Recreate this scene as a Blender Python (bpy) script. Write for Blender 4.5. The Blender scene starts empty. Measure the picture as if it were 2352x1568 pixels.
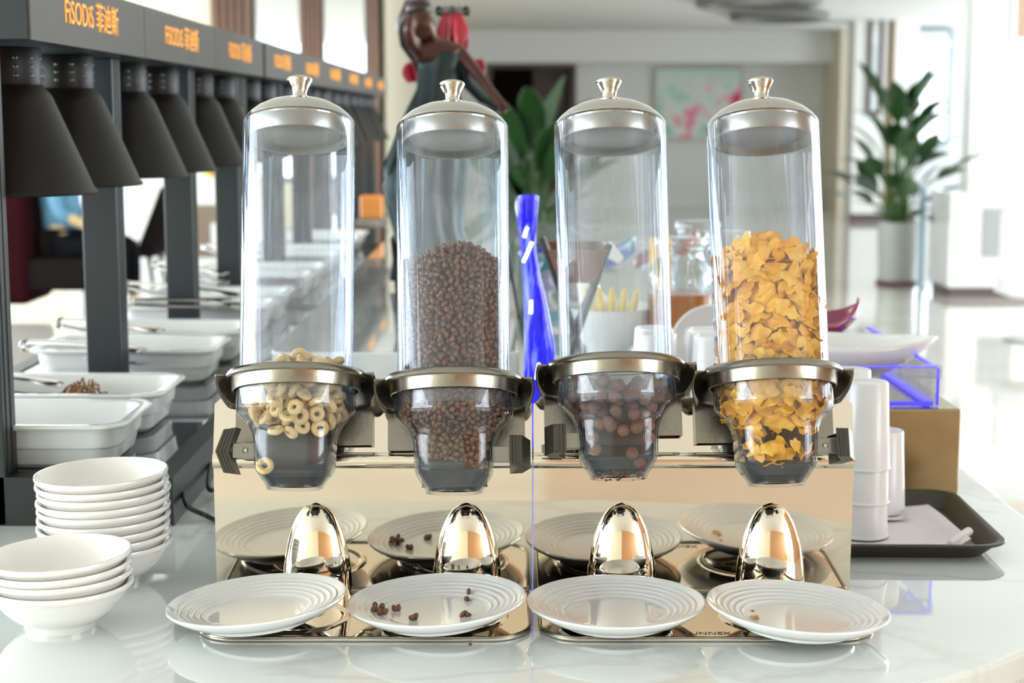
import bpy, bmesh, math, random
import numpy as np
from mathutils import Vector, Matrix, Euler

sc = bpy.context.scene
C = sc.collection
PI = math.pi
R = math.radians
random.seed(7)

# ------------------------------------------------------------------ camera, world, lights, exposure
FPX, PITCH, CAMZ = 3700.0, R(7.94), 1.442
cam_d = bpy.data.cameras.new('camera'); cam = bpy.data.objects.new('camera', cam_d); C.objects.link(cam)
cam.location = (0, 0, CAMZ); cam.rotation_euler = (PI/2 - PITCH, 0, 0)
cam_d.sensor_width = 36.0; cam_d.lens = FPX / 2352 * 36.0
cam_d.clip_start = 0.05; cam_d.clip_end = 200
cam_d.dof.use_dof = True; cam_d.dof.focus_distance = 1.76; cam_d.dof.aperture_fstop = 6.0
sc.camera = cam

w = bpy.data.worlds.new('sky'); sc.world = w; w.use_nodes = True
bg = w.node_tree.nodes['Background']
bg.inputs[0].default_value = (0.86, 0.94, 1.0, 1); bg.inputs[1].default_value = 8.0

def area(name, loc, rot, sx, sy, energy, col):
    d = bpy.data.lights.new(name, 'AREA'); d.shape = 'RECTANGLE'; d.size = sx; d.size_y = sy
    d.energy = energy; d.color = col
    o = bpy.data.objects.new(name, d); C.objects.link(o); o.location = loc; o.rotation_euler = rot
    return o
# daylight entering by the window bands of the two side walls: a paned window is mirrored on the rim of the
# first plate, a framed one in the chutes and on the other edge of the tubes
DAY = (0.86, 0.94, 1.0)
area('window_west_offscreen', (-6.53, 4.95, 1.55), (0, -PI/2, 0), 2.2, 22.0, 1500, DAY)
area('window_east_offscreen', (7.51, 3.9, 1.55), (0, PI/2, 0), 2.2, 20.0, 1360, DAY)

sc.view_settings.view_transform = 'Standard'; sc.view_settings.look = 'None'
sc.view_settings.exposure = -0.85; sc.view_settings.gamma = 1.0
sc.view_settings.use_curve_mapping = False
sc.cycles.max_bounces = 14; sc.cycles.transparent_max_bounces = 40
sc.cycles.glossy_bounces = 6; sc.cycles.diffuse_bounces = 4; sc.cycles.transmission_bounces = 10
sc.cycles.caustics_reflective = False; sc.cycles.caustics_refractive = False
sc.cycles.sample_clamp_indirect = 6.0

# ------------------------------------------------------------------ helpers
H0 = 0.90                                        # counter top
CP, SP = math.cos(PITCH), math.sin(PITCH)
def ray(px, py):
    u, v = (px - 1176) / FPX, (784 - py) / FPX
    return Vector((u, CP + v * SP, -SP + v * CP))
def P(px, py, Y):                                # point of the place at distance Y
    d = ray(px, py); return Vector((0, 0, CAMZ)) + d * (Y / d.y)
def PZ(px, py, z):
    d = ray(px, py); return Vector((0, 0, CAMZ)) + d * ((z - CAMZ) / d.z)

def sgn(a): return -1.0 if a < 0 else 1.0

class MB:
    def __init__(s): s.v = []; s.f = []
    def add(s, vs, fs, M=None):
        n = len(s.v)
        s.v += [tuple((M @ Vector(p)) if M is not None else p) for p in vs]
        s.f += [tuple(i + n for i in q) for q in fs]; return s
    def box(s, x0, x1, y0, y1, z0, z1, M=None):
        return s.add([(x0,y0,z0),(x1,y0,z0),(x1,y1,z0),(x0,y1,z0),(x0,y0,z1),(x1,y0,z1),(x1,y1,z1),(x0,y1,z1)],
                     [(0,3,2,1),(4,5,6,7),(0,1,5,4),(1,2,6,5),(2,3,7,6),(3,0,4,7)], M)
    def grid(s, fn, nu, nv, wu=False, wv=False, M=None):
        U = nu if wu else nu + 1; V = nv if wv else nv + 1
        vs = [tuple(fn(i / nu, j / nv)) for i in range(U) for j in range(V)]
        fs = []
        for i in range(nu):
            for j in range(nv):
                i2 = (i + 1) % U; j2 = (j + 1) % V
                fs.append((i*V+j, i2*V+j, i2*V+j2, i*V+j2))
        return s.add(vs, fs, M)
    def lathe(s, prof, seg=48, closed=False, M=None, a0=0.0, a1=2*PI):
        full = abs(a1 - a0 - 2*PI) < 1e-6
        n = len(prof); A = seg if full else seg + 1
        vs = []
        for k in range(A):
            a = a0 + (a1 - a0) * k / seg
            c, si = math.cos(a), math.sin(a)
            vs += [(r*c, r*si, z) for r, z in prof]
        fs = []
        for k in range(seg):
            k2 = (k + 1) % A
            for j in range(n if closed else n - 1):
                j2 = (j + 1) % n
                q = (k*n+j, k2*n+j, k2*n+j2, k*n+j2)
                fs.append(q)
        return s.add(vs, fs, M)
    def sections(s, secs, seg=48, caps=False, closed=False, M=None):
        """secs: list of rings, each a list of 3d points (same count)"""
        n = len(secs[0]); vs = [tuple(p) for r in secs for p in r]; fs = []
        m = len(secs)
        for i in range(m if closed else m - 1):
            i2 = (i + 1) % m
            for j in range(n):
                j2 = (j + 1) % n
                fs.append((i*n+j, i*n+j2, i2*n+j2, i2*n+j))
        if caps:
            fs.append(tuple(range(n - 1, -1, -1))); fs.append(tuple((m-1)*n + j for j in range(n)))
        return s.add(vs, fs, M)
    def tube(s, pts, rad, seg=10, caps=True, M=None, flat=1.0):
        pts = [Vector(p) for p in pts]; n = len(pts)
        rad = rad if isinstance(rad, (list, tuple)) else [rad] * n
        t0 = (pts[1] - pts[0]).normalized()
        up = Vector((0, 0, 1)) if abs(t0.z) < 0.9 else Vector((1, 0, 0))
        x = t0.cross(up).normalized(); secs = []
        for i in range(n):
            t = (pts[min(i+1, n-1)] - pts[max(i-1, 0)]).normalized()
            x = (x - t * x.dot(t)).normalized(); y = t.cross(x)
            secs.append([pts[i] + x * (rad[i]*math.cos(2*PI*k/seg)) + y * (rad[i]*flat*math.sin(2*PI*k/seg)) for k in range(seg)])
        return s.sections(secs, caps=caps, M=M)
    def ell(s, c, r, nu=16, nv=10, M=None):
        cx, cy, cz = c; rx, ry, rz = r if isinstance(r, (tuple, list)) else (r, r, r)
        return s.grid(lambda u, v: (cx + rx*math.cos(2*PI*u)*math.sin(PI*(0.002+0.996*v)), cy + ry*math.sin(2*PI*u)*math.sin(PI*(0.002+0.996*v)), cz - rz*math.cos(PI*(0.002+0.996*v))), nu, nv, wu=True, M=M)
    def prism(s, pts, z0, z1, M=None):
        n = len(pts)
        vs = [(x, y, z0) for x, y in pts] + [(x, y, z1) for x, y in pts]
        fs = [tuple(range(n-1, -1, -1)), tuple(range(n, 2*n))] + [(i, (i+1) % n, n + (i+1) % n, n + i) for i in range(n)]
        return s.add(vs, fs, M)
    def build(s, name, mat, parent=None, loc=None, rot=None, smooth=True, ang=38, bevel=0, recalc=True, seg=2):
        me = bpy.data.meshes.new(name); me.from_pydata(s.v, [], s.f)
        if recalc:
            bm = bmesh.new(); bm.from_mesh(me); bmesh.ops.recalc_face_normals(bm, faces=bm.faces); bm.to_mesh(me); bm.free()
        if smooth:
            me.polygons.foreach_set('use_smooth', [True] * len(me.polygons))
            me.set_sharp_from_angle(angle=R(ang))
        if mat: me.materials.append(mat)
        return link(name, me, parent, loc, rot, bevel, seg)

def link(name, me, parent=None, loc=None, rot=None, bevel=0, seg=2):
    o = bpy.data.objects.new(name, me); C.objects.link(o)
    if parent is not None: o.parent = parent
    if loc is not None: o.location = loc
    if rot is not None: o.rotation_euler = rot
    if bevel:
        b = o.modifiers.new('edge', 'BEVEL'); b.width = bevel; b.segments = seg; b.limit_method = 'ANGLE'; b.harden_normals = False
    return o
def tag(o, label, cat, group=None, kind=None):
    o['label'] = label; o['category'] = cat
    if group: o['group'] = group
    if kind: o['kind'] = kind
    return o
def thing(name, label, cat, loc=(0,0,0), rot=(0,0,0), group=None):
    o = bpy.data.objects.new(name, None); C.objects.link(o); o.empty_display_size = 0.02
    o.location = loc; o.rotation_euler = rot
    return tag(o, label, cat, group)
def struct(o): o['kind'] = 'structure'; return o
def dup(root, loc=None, rot=None, label=None, group=None):
    r = root.copy(); C.objects.link(r)
    if loc is not None: r.location = loc
    if rot is not None: r.rotation_euler = rot
    if label: r['label'] = label
    if group: r['group'] = group
    for ch in list(root.children):
        c = ch.copy(); C.objects.link(c); c.parent = r
        for g in list(ch.children):
            d = g.copy(); C.objects.link(d); d.parent = c
    return r
def text_mesh(txt, size, extrude=0.0):
    cu = bpy.data.curves.new('lettering', 'FONT'); cu.body = txt; cu.size = size; cu.extrude = extrude
    cu.align_x = 'CENTER'; cu.align_y = 'CENTER'; cu.resolution_u = 3
    o = bpy.data.objects.new('lettering', cu); C.objects.link(o)
    dg = bpy.context.evaluated_depsgraph_get(); dg.update()
    me = bpy.data.meshes.new_from_object(o.evaluated_get(dg))
    bpy.data.objects.remove(o); bpy.data.curves.remove(cu); return me
def skin(name, verts, edges, radii, mat, parent=None, sub=2, root=0):
    me = bpy.data.meshes.new(name); me.from_pydata([tuple(v) for v in verts], edges, [])
    me.materials.append(mat); o = link(name, me, parent)
    m = o.modifiers.new('skin', 'SKIN'); m.use_smooth_shade = True
    lay = me.skin_vertices[0] if me.skin_vertices else None
    if lay is None:
        bm = bmesh.new(); bm.from_mesh(me); bm.verts.layers.skin.verify(); bm.to_mesh(me); bm.free(); lay = me.skin_vertices[0]
    for i, r in enumerate(radii):
        lay.data[i].radius = r if isinstance(r, (tuple, list)) else (r, r); lay.data[i].use_root = (i == root)
    s = o.modifiers.new('smooth', 'SUBSURF'); s.levels = sub; s.render_levels = sub
    return o

# ------------------------------------------------------------------ materials
def nodes(name):
    m = bpy.data.materials.new(name); m.use_nodes = True
    nt = m.node_tree; return m, nt, nt.nodes, nt.links, nt.nodes['Principled BSDF']
def mat(name, col, rough=0.5, metal=0.0, var=0.06, scale=30.0, bump=0.0, bscale=None, coat=0.0, stretch=None, rvar=0.0, spec=0.5, sub=0.0, emit=None):
    m, nt, N, L, b = nodes(name)
    b.inputs['Roughness'].default_value = rough; b.inputs['Metallic'].default_value = metal
    b.inputs['Coat Weight'].default_value = coat; b.inputs['Coat Roughness'].default_value = 0.03
    b.inputs['Specular IOR Level'].default_value = spec
    if sub:
        b.inputs['Subsurface Weight'].default_value = sub; b.inputs['Subsurface Radius'].default_value = (0.004, 0.003, 0.002)
    tc = N.new('ShaderNodeTexCoord'); mp = N.new('ShaderNodeMapping'); L.new(tc.outputs['Object'], mp.inputs['Vector'])
    if stretch: mp.inputs['Scale'].default_value = stretch
    nz = N.new('ShaderNodeTexNoise'); nz.inputs['Scale'].default_value = scale; nz.inputs['Detail'].default_value = 4
    L.new(mp.outputs[0], nz.inputs['Vector'])
    mx = N.new('ShaderNodeMix'); mx.data_type = 'RGBA'
    mx.inputs[6].default_value = tuple(max(0, c*(1-var)) for c in col) + (1,)
    mx.inputs[7].default_value = tuple(min(1, c*(1+var)) for c in col) + (1,)
    L.new(nz.outputs['Fac'], mx.inputs[0]); L.new(mx.outputs[2], b.inputs['Base Color'])
    if rvar:
        mr = N.new('ShaderNodeMapRange'); mr.inputs[3].default_value = max(0.0, rough - rvar); mr.inputs[4].default_value = rough + rvar
        L.new(nz.outputs['Fac'], mr.inputs[0]); L.new(mr.outputs[0], b.inputs['Roughness'])
    if bump:
        nb = N.new('ShaderNodeTexNoise'); nb.inputs['Scale'].default_value = bscale or scale * 4; nb.inputs['Detail'].default_value = 3
        L.new(mp.outputs[0], nb.inputs['Vector'])
        bp = N.new('ShaderNodeBump'); bp.inputs['Strength'].default_value = bump; bp.inputs['Distance'].default_value = 0.002
        L.new(nb.outputs['Fac'], bp.inputs['Height']); L.new(bp.outputs[0], b.inputs['Normal'])
    if emit:
        b.inputs['Emission Color'].default_value = tuple(emit[:3]) + (1,); b.inputs['Emission Strength'].default_value = emit[3]
    return m

def clear_mat(name, tint=(0.97, 0.985, 1.0), haze=0.05, rough=0.02, edge=0.75, scratch=0.05, hcol=(0.85, 0.9, 0.95), sscale=(260, 260, 30), rim=(0.62, 0.70, 0.78)):
    """clear moulded plastic or glass: see-through face on, mirror-like towards grazing, with scuffs"""
    m, nt, N, L, b = nodes(name); N.remove(b); out = N['Material Output']
    tr = N.new('ShaderNodeBsdfTransparent'); tr.inputs[0].default_value = tint + (1,)
    lw0 = N.new('ShaderNodeLayerWeight'); lw0.inputs[0].default_value = 0.5
    p0 = N.new('ShaderNodeMath'); p0.operation = 'POWER'; p0.inputs[1].default_value = 2.2; L.new(lw0.outputs['Facing'], p0.inputs[0])
    tm = N.new('ShaderNodeMix'); tm.data_type = 'RGBA'; tm.inputs[6].default_value = tint + (1,); tm.inputs[7].default_value = rim + (1,)
    L.new(p0.outputs[0], tm.inputs[0]); L.new(tm.outputs[2], tr.inputs[0])
    gl = N.new('ShaderNodeBsdfGlossy'); gl.inputs['Roughness'].default_value = rough; gl.inputs[0].default_value = (0.95, 0.97, 1, 1)
    lw = N.new('ShaderNodeLayerWeight'); lw.inputs[0].default_value = 0.5
    pw = N.new('ShaderNodeMath'); pw.operation = 'POWER'; pw.inputs[1].default_value = 3.6; L.new(lw.outputs['Facing'], pw.inputs[0])
    mr = N.new('ShaderNodeMapRange'); mr.inputs[3].default_value = 0.035; mr.inputs[4].default_value = edge; L.new(pw.outputs[0], mr.inputs[0])
    m1 = N.new('ShaderNodeMixShader'); L.new(mr.outputs[0], m1.inputs[0]); L.new(tr.outputs[0], m1.inputs[1]); L.new(gl.outputs[0], m1.inputs[2])
    df = N.new('ShaderNodeBsdfDiffuse'); df.inputs[0].default_value = hcol + (1,)
    tl = N.new('ShaderNodeBsdfTranslucent'); tl.inputs[0].default_value = hcol + (1,)
    dm = N.new('ShaderNodeMixShader'); dm.inputs[0].default_value = 0.5; L.new(df.outputs[0], dm.inputs[1]); L.new(tl.outputs[0], dm.inputs[2])
    tc = N.new('ShaderNodeTexCoord'); mp = N.new('ShaderNodeMapping'); mp.inputs['Scale'].default_value = sscale
    L.new(tc.outputs['Object'], mp.inputs[0])
    nz = N.new('ShaderNodeTexNoise'); nz.inputs['Scale'].default_value = 1.0; nz.inputs['Detail'].default_value = 5; L.new(mp.outputs[0], nz.inputs['Vector'])
    r2 = N.new('ShaderNodeMapRange'); r2.inputs[1].default_value = 0.5; r2.inputs[2].default_value = 0.85; r2.inputs[3].default_value = haze; r2.inputs[4].default_value = haze + scratch
    L.new(nz.outputs['Fac'], r2.inputs[0])
    m2 = N.new('ShaderNodeMixShader'); L.new(r2.outputs[0], m2.inputs[0]); L.new(m1.outputs[0], m2.inputs[1]); L.new(dm.outputs[0], m2.inputs[2])
    L.new(m2.outputs[0], out.inputs['Surface']); return m

def marble(name, base=(0.80, 0.82, 0.80), vein=(0.42, 0.42, 0.40), rough=0.06, scale=1.3, thresh=0.035, coat=0.5, amount=0.6):
    m, nt, N, L, b = nodes(name)
    tc = N.new('ShaderNodeTexCoord'); mp = N.new('ShaderNodeMapping'); L.new(tc.outputs['Object'], mp.inputs[0])
    mp.inputs['Rotation'].default_value = (0, 0, 0.6); mp.inputs['Scale'].default_value = (1, 2.2, 1)
    n1 = N.new('ShaderNodeTexNoise'); n1.inputs['Scale'].default_value = scale; n1.inputs['Detail'].default_value = 8; n1.inputs['Distortion'].default_value = 1.2
    L.new(mp.outputs[0], n1.inputs['Vector'])
    s = N.new('ShaderNodeMath'); s.operation = 'SUBTRACT'; s.inputs[1].default_value = 0.5; L.new(n1.outputs['Fac'], s.inputs[0])
    a = N.new('ShaderNodeMath'); a.operation = 'ABSOLUTE'; L.new(s.outputs[0], a.inputs[0])
    r = N.new('ShaderNodeMapRange'); r.inputs[1].default_value = 0.0; r.inputs[2].default_value = thresh; r.inputs[3].default_value = amount; r.inputs[4].default_value = 0.0
    L.new(a.outputs[0], r.inputs[0])
    n2 = N.new('ShaderNodeTexNoise'); n2.inputs['Scale'].default_value = scale * 0.7; L.new(mp.outputs[0], n2.inputs['Vector'])
    mu = N.new('ShaderNodeMath'); mu.operation = 'MULTIPLY'; L.new(r.outputs[0], mu.inputs[0]); L.new(n2.outputs['Fac'], mu.inputs[1])
    mx = N.new('ShaderNodeMix'); mx.data_type = 'RGBA'; mx.inputs[6].default_value = base + (1,); mx.inputs[7].default_value = vein + (1,)
    L.new(mu.outputs[0], mx.inputs[0]); L.new(mx.outputs[2], b.inputs['Base Color'])
    b.inputs['Roughness'].default_value = rough; b.inputs['Coat Weight'].default_value = coat; b.inputs['Coat Roughness'].default_value = 0.02
    return m

def cereal_mat(name, c0, c1, rough=0.55, scale=420, bump=0.6):
    """toasted food colour, a little different on every piece"""
    m, nt, N, L, b = nodes(name)
    oi = N.new('ShaderNodeObjectInfo'); tc = N.new('ShaderNodeTexCoord')
    nz = N.new('ShaderNodeTexNoise'); nz.inputs['Scale'].default_value = scale; nz.inputs['Detail'].default_value = 3; L.new(tc.outputs['Object'], nz.inputs['Vector'])
    ad = N.new('ShaderNodeMath'); ad.operation = 'MULTIPLY_ADD'; ad.inputs[1].default_value = 0.5; L.new(oi.outputs['Random'], ad.inputs[0])
    sb = N.new('ShaderNodeMath'); sb.operation = 'MULTIPLY_ADD'; sb.inputs[1].default_value = 1.3; sb.inputs[2].default_value = -0.4; L.new(nz.outputs['Fac'], sb.inputs[0])
    L.new(sb.outputs[0], ad.inputs[2]); ad.use_clamp = True
    mx = N.new('ShaderNodeMix'); mx.data_type = 'RGBA'; mx.inputs[6].default_value = c0 + (1,); mx.inputs[7].default_value = c1 + (1,)
    L.new(ad.outputs[0], mx.inputs[0]); L.new(mx.outputs[2], b.inputs['Base Color'])
    b.inputs['Roughness'].default_value = rough
    bp = N.new('ShaderNodeBump'); bp.inputs['Strength'].default_value = bump; bp.inputs['Distance'].default_value = 0.0008
    L.new(nz.outputs['Fac'], bp.inputs['Height']); L.new(bp.outputs[0], b.inputs['Normal'])
    return m

M_marble = marble('white_marble', (0.77, 0.82, 0.80), (0.50, 0.48, 0.44), 0.05, 0.8, 0.02, 1.0, 0.7)
M_marble2 = marble('grey_marble', (0.62, 0.62, 0.60), (0.5, 0.5, 0.48), 0.12, 1.2, 0.08, 0.3, 0.5)
M_mirror = mat('polished_steel', (0.80, 0.72, 0.605), 0.04, 1.0, 0.03, 9, 0.012, 14, rvar=0.03)
M_steel = mat('brushed_steel', (0.30, 0.28, 0.235), 0.24, 1.0, 0.08, 60, 0.05, 200, rvar=0.08)
M_chrome = mat('lid_steel', (0.52, 0.50, 0.45), 0.09, 1.0, 0.04, 20, rvar=0.03)
M_lidin = mat('lid_inside_steel', (0.32, 0.31, 0.285), 0.3, 1.0, 0.06, 12, stretch=(1, 1, 12))
M_acryl = clear_mat('clear_tube_plastic', (0.978, 0.988, 0.995), 0.015, 0.03, 0.8, 0.09)
M_hopper = clear_mat('clear_hopper_plastic', (0.96, 0.97, 0.975), 0.010, 0.04, 0.65, 0.035, (0.75, 0.8, 0.84), (220, 220, 220), (0.60, 0.66, 0.71))
M_glass = clear_mat('clear_glass', (0.95, 0.96, 0.96), 0.01, 0.01, 0.8, 0.01)
M_rubber = mat('dark_rubber', (0.028, 0.032, 0.036), 0.5, 0, 0.25, 80, 0.1)
M_dial = mat('bronze_plastic', (0.055, 0.05, 0.038), 0.28, 0.4, 0.15, 60)
M_shaft = mat('shaft_steel', (0.30, 0.29, 0.25), 0.22, 1.0, 0.1, 40)
M_porc = mat('white_porcelain', (0.84, 0.85, 0.83), 0.12, 0, 0.015, 8, coat=0.6)
M_porc2 = mat('warm_porcelain', (0.86, 0.84, 0.79), 0.16, 0, 0.015, 8, coat=0.5)
M_pan = mat('enamel_white', (0.80, 0.83, 0.82), 0.2, 0, 0.02, 8, coat=0.4)
M_black = mat('black_powder_coat', (0.008, 0.010, 0.012), 0.38, 0, 0.2, 120, 0.06, 900)
M_post = mat('slate_powder_coat', (0.011, 0.020, 0.025), 0.36, 0, 0.15, 90, 0.05, 900)
M_beam = mat('taupe_powder_coat', (0.056, 0.046, 0.038), 0.42, 0.2, 0.18, 40, 0.08, 600, stretch=(1, 1, 0.2))
M_shade = mat('brown_black_lacquer', (0.0055, 0.0042, 0.0032), 0.42, 0.0, 0.2, 60, spec=0.28)
M_stud = mat('neck_stud_metal', (0.10, 0.12, 0.13), 0.3, 1.0)
M_darkglass = mat('dark_glass_top', (0.016, 0.022, 0.024), 0.035, 0, 0.1, 5, coat=1.0)
M_logo = mat('amber_backlight', (0.9, 0.4, 0.05), 0.5, emit=(1.0, 0.36, 0.03, 0.75))
M_tong = mat('tong_steel', (0.62, 0.60, 0.57), 0.16, 1.0, 0.05, 30)
M_cup = mat('white_melamine', (0.80, 0.80, 0.81), 0.28, 0, 0.02, 12, coat=0.15)
M_tray = mat('brown_fibreglass', (0.030, 0.026, 0.012), 0.38, 0, 0.35, 160, 0.06, 900)
M_napkin = mat('paper_napkin', (0.78, 0.74, 0.75), 0.9, 0, 0.04, 60, 0.25, 300)
M_brass = mat('aged_brass', (0.36, 0.295, 0.175), 0.24, 1.0, 0.22, 16, 0.03, 60, rvar=0.1)
M_cable = mat('black_cable', (0.012, 0.012, 0.013), 0.42)

# ------------------------------------------------------------------ the room shell
M_floor = marble('polished_floor_stone', (0.60, 0.56, 0.50), (0.42, 0.38, 0.33), 0.07, 0.35, 0.08, 0.35, 0.6)
M_wall = mat('white_paint', (0.82, 0.83, 0.80), 0.75, 0, 0.03, 2, 0.03, 40)
M_cream = mat('cream_paint', (0.74, 0.68, 0.52), 0.75, 0, 0.04, 2, 0.03, 40)
M_grey = mat('pale_grey_paint', (0.62, 0.64, 0.65), 0.7, 0, 0.03, 2)
M_ceil = mat('ceiling_paint', (0.80, 0.80, 0.77), 0.85, 0, 0.02, 1)
M_wood = mat('orange_wood', (0.50, 0.26, 0.11), 0.4, 0, 0.3, 6, stretch=(1, 1, 8))
M_frame = mat('dark_window_frame', (0.10, 0.07, 0.06), 0.5)
M_curtain = mat('brown_curtain', (0.26, 0.16, 0.12), 0.9, 0, 0.15, 30)
M_panel_grey = mat('panel_grey', (0.30, 0.31, 0.30), 0.5)

def slab(name, x0, x1, y0, y1, z0, z1, m): return struct(MB().box(x0, x1, y0, y1, z0, z1).build(name, m, smooth=False))
slab('floor', -6.6, 7.6, -6.2, 29.6, -0.1, 0.0, M_floor)
slab('ceiling', -6.6, 7.6, -6.2, 29.6, 2.75, 2.85, M_ceil)
# side walls: solid below and above a long band of windows
def band_wall(name, x, y0, y1, zs, m, thick=0.12):
    b = MB()
    b.box(x - thick, x, y0, y1, 0, zs[0]); b.box(x - thick, x, y0, y1, zs[1], 2.75)
    n = 6
    for k in range(n + 1):
        yy = y0 + (y1 - y0) * k / n; b.box(x - thick, x, yy - 0.06, yy + 0.06, zs[0], zs[1])
    return struct(b.build(name, m, smooth=False))
band_wall('wall_west', -6.4, -6.2, 16.2, (0.45, 2.65), M_wall)
band_wall('wall_east', 7.5, -6.2, 14.0, (0.45, 2.65), M_wall)
slab('wall_rear_cream', -6.4, 0.2, -6.1, -5.95, 0, 2.75, M_cream)
slab('wall_rear_wood', 0.2, 7.5, -6.1, -5.95, 0, 2.75, M_wood)
# unseen wood-coloured screen beside the camera, added for orange reflections in lids and rings
slab('wall_reflector_offscreen', 2.60, 2.72, 0.9, 3.0, 0, 2.3, M_wood)

# back of the dining side: wall with two tall windows at 16 m
def wall_with_windows(name, x0, x1, y, wins, m):
    b = MB(); cur = x0
    for (a, c, z0, z1) in wins:
        b.box(cur, a, y, y + 0.15, 0, 2.75); b.box(a, c, y, y + 0.15, 0, z0); b.box(a, c, y, y + 0.15, z1, 2.75); cur = c
    b.box(cur, x1, y, y + 0.15, 0, 2.75)
    return struct(b.build(name, m, smooth=False))
wins = [(-5.9, -4.3, 0.8, 2.70), (-2.55, -2.04, 0.8, 2.70), (-1.88, -1.40, 0.8, 2.70)]
wall_with_windows('wall_dining', -6.5, -1.25, 16.0, wins, M_cream)
M_pane = clear_mat('window_pane_glass', (0.97, 0.99, 1.0), 0.0, 0.02, 0.5, 0.0)
for k, (a, c, z0, z1) in enumerate(wins):
    f = MB()
    for (p, q, r, s_) in ((a, a+.04, z0, z1), (c-.04, c, z0, z1), (a, c, z0, z0+.05), (a, c, z1-.05, z1)):
        f.box(p, q, 16.02, 16.08, r, s_)
    fo = struct(f.build('window_%d' % (k + 1), M_frame, smooth=False))
    MB().box(a+.04, c-.04, 16.045, 16.055, z0+.05, z1-.05).build('pane', M_pane, fo, smooth=False)
slab('wall_recess_side', -1.30, -1.22, 16.0, 26.0, 0, 2.75, M_cream)
def curtain(x0, x1, y, label):
    n = 10
    o = MB().grid(lambda u, v: (x0 + (x1-x0)*u, y + 0.035*math.sin(u*n*PI), 0.05 + 2.6*v), n*6, 1).build('window_curtain', M_curtain)
    s_ = o.modifiers.new('cloth', 'SOLIDIFY'); s_.thickness = 0.012
    return tag(o, label, 'curtain')
curtain(-2.06, -1.86, 15.9, 'brown curtain hanging between the two narrow bright windows')
curtain(-1.40, -1.30, 15.9, 'brown curtain hanging at the corner beside the narrow bright window')
curtain(-2.92, -2.55, 15.9, 'wide brown curtain gathered beside the narrow window over the buffet')

# far end
wall_with_windows('wall_far', -1.3, 5.2, 26.0, [(-0.36, 0.98, 0.0, 2.24)], M_wall)
slab('trim_soffit', -1.3, 5.4, 25.2, 26.0, 2.27, 2.75, M_ceil)
slab('wall_far_pillar', 4.95, 5.45, 24.6, 26.0, 0, 2.75, M_cream)
# open passage behind the far doorway, panelled in brown wood
M_passage = mat('passage_wood', (0.085, 0.055, 0.045), 0.55, 0, 0.2, 5, stretch=(6, 6, 1))
slab('wall_passage_west', -0.50, -0.40, 26.15, 29.5, 0, 2.4, M_passage); slab('wall_passage_east', 1.02, 1.12, 26.15, 29.5, 0, 2.4, M_passage)
slab('wall_passage_end', -0.50, 1.12, 29.4, 29.5, 0, 2.4, M_passage); slab('ceiling_passage', -0.50, 1.12, 26.15, 29.5, 2.30, 2.4, M_passage)
d = struct(MB().box(-0.40, 1.02, 25.94, 26.0, 2.20, 2.26).build('door_1', M_frame, smooth=False))
for xx in (-0.36, 0.98):
    MB().box(xx - 0.04, xx + 0.04, 25.94, 26.0, 0, 2.20).build('door_post', M_frame, d, smooth=False)
MB().box(0.34, 0.94, 26.30, 26.34, 0, 2.20).build('door_leaf', M_passage, d, smooth=False)
slab('wall_pier', 4.72, 5.60, 22.5, 23.0, 0, 2.75, M_wall)
slab('baseboard_pier', 4.70, 5.62, 22.47, 22.5, 0, 0.10, M_frame)
slab('wall_mirror_side', 5.60, 7.6, 24.0, 24.15, 0, 2.75, M_grey)
slab('wall_column', 4.12, 4.40, 14.6, 14.9, 0, 2.75, M_wall)
slab('wall_reception', 4.40, 7.6, 14.9, 15.05, 0, 2.75, M_grey)

# ceiling ring fixtures
M_ring = mat('ceiling_ring_metal', (0.20, 0.20, 0.19), 0.5)
for (px_, py_, wx, wy, lab) in ((1742, 8, 0.62, 0.9, 'slim dark oval ring fixture under the far lobby ceiling above the painting'), (1790, 40, 0.55, 0.8, 'second dark oval ring fixture on the far ceiling, lower and beside the column')):
    c = PZ(px_, py_, 2.70)
    b = MB()
    b.grid(lambda u, v: (c.x + (wx + 0.09*math.cos(2*PI*v))*math.cos(2*PI*u), c.y + (wy + 0.09*math.cos(2*PI*v))*math.sin(2*PI*u), 2.70 + 0.045*math.sin(2*PI*v)), 48, 8, True, True)
    tag(b.build('ceiling_ring_lamp', M_ring), lab, 'ceiling lamp')

# ------------------------------------------------------------------ counter island
def rounded(x0, x1, y0, y1, r, n=16, rb=None):
    rb = r if rb is None else rb
    pts = []
    for (cx, cy, a, rr) in ((x1-r, y0+r, -PI/2, r), (x1-rb, y1-rb, 0, rb), (x0+rb, y1-rb, PI/2, rb), (x0+r, y0+r, PI, r)):
        pts += [(cx + rr*math.cos(a + PI/2*k/n), cy + rr*math.sin(a + PI/2*k/n)) for k in range(n + 1)]
    return pts
isl = thing('buffet_counter', 'long white marble buffet counter with rounded end and fluted front', 'counter', (0, 0, 0))
MB().prism(rounded(-1.08, 0.704, 1.42, 8.4, 0.60, 28), H0 - 0.035, H0).build('worktop', M_marble, isl, bevel=0.006, ang=30)
body = rounded(-1.04, 0.664, 1.46, 8.36, 0.56, 44)
M_flute = mat('fluted_white_stone', (0.74, 0.72, 0.66), 0.4)
per = []
for i in range(len(body)):
    a, b_ = Vector(body[i]), Vector(body[(i+1) % len(body)]); L_ = (b_ - a).length; k = max(1, int(L_ / 0.02))
    for j in range(k): per.append(a.lerp(b_, j / k))
cum = 0; fl = []
for i in range(len(per)):
    t = (per[(i+1) % len(per)] - per[i-1]).normalized(); nrm = Vector((t.y, -t.x))
    fl.append(per[i] + nrm * (0.010 if i % 2 else 0.0))
MB().prism([tuple(p) for p in fl], 0.08, H0 - 0.036).build('fluted_base', M_flute, isl, ang=60)
MB().prism(rounded(-0.98, 0.604, 1.52, 8.30, 0.50, 16), 0.0, 0.08).build('plinth', M_black, isl)

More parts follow.
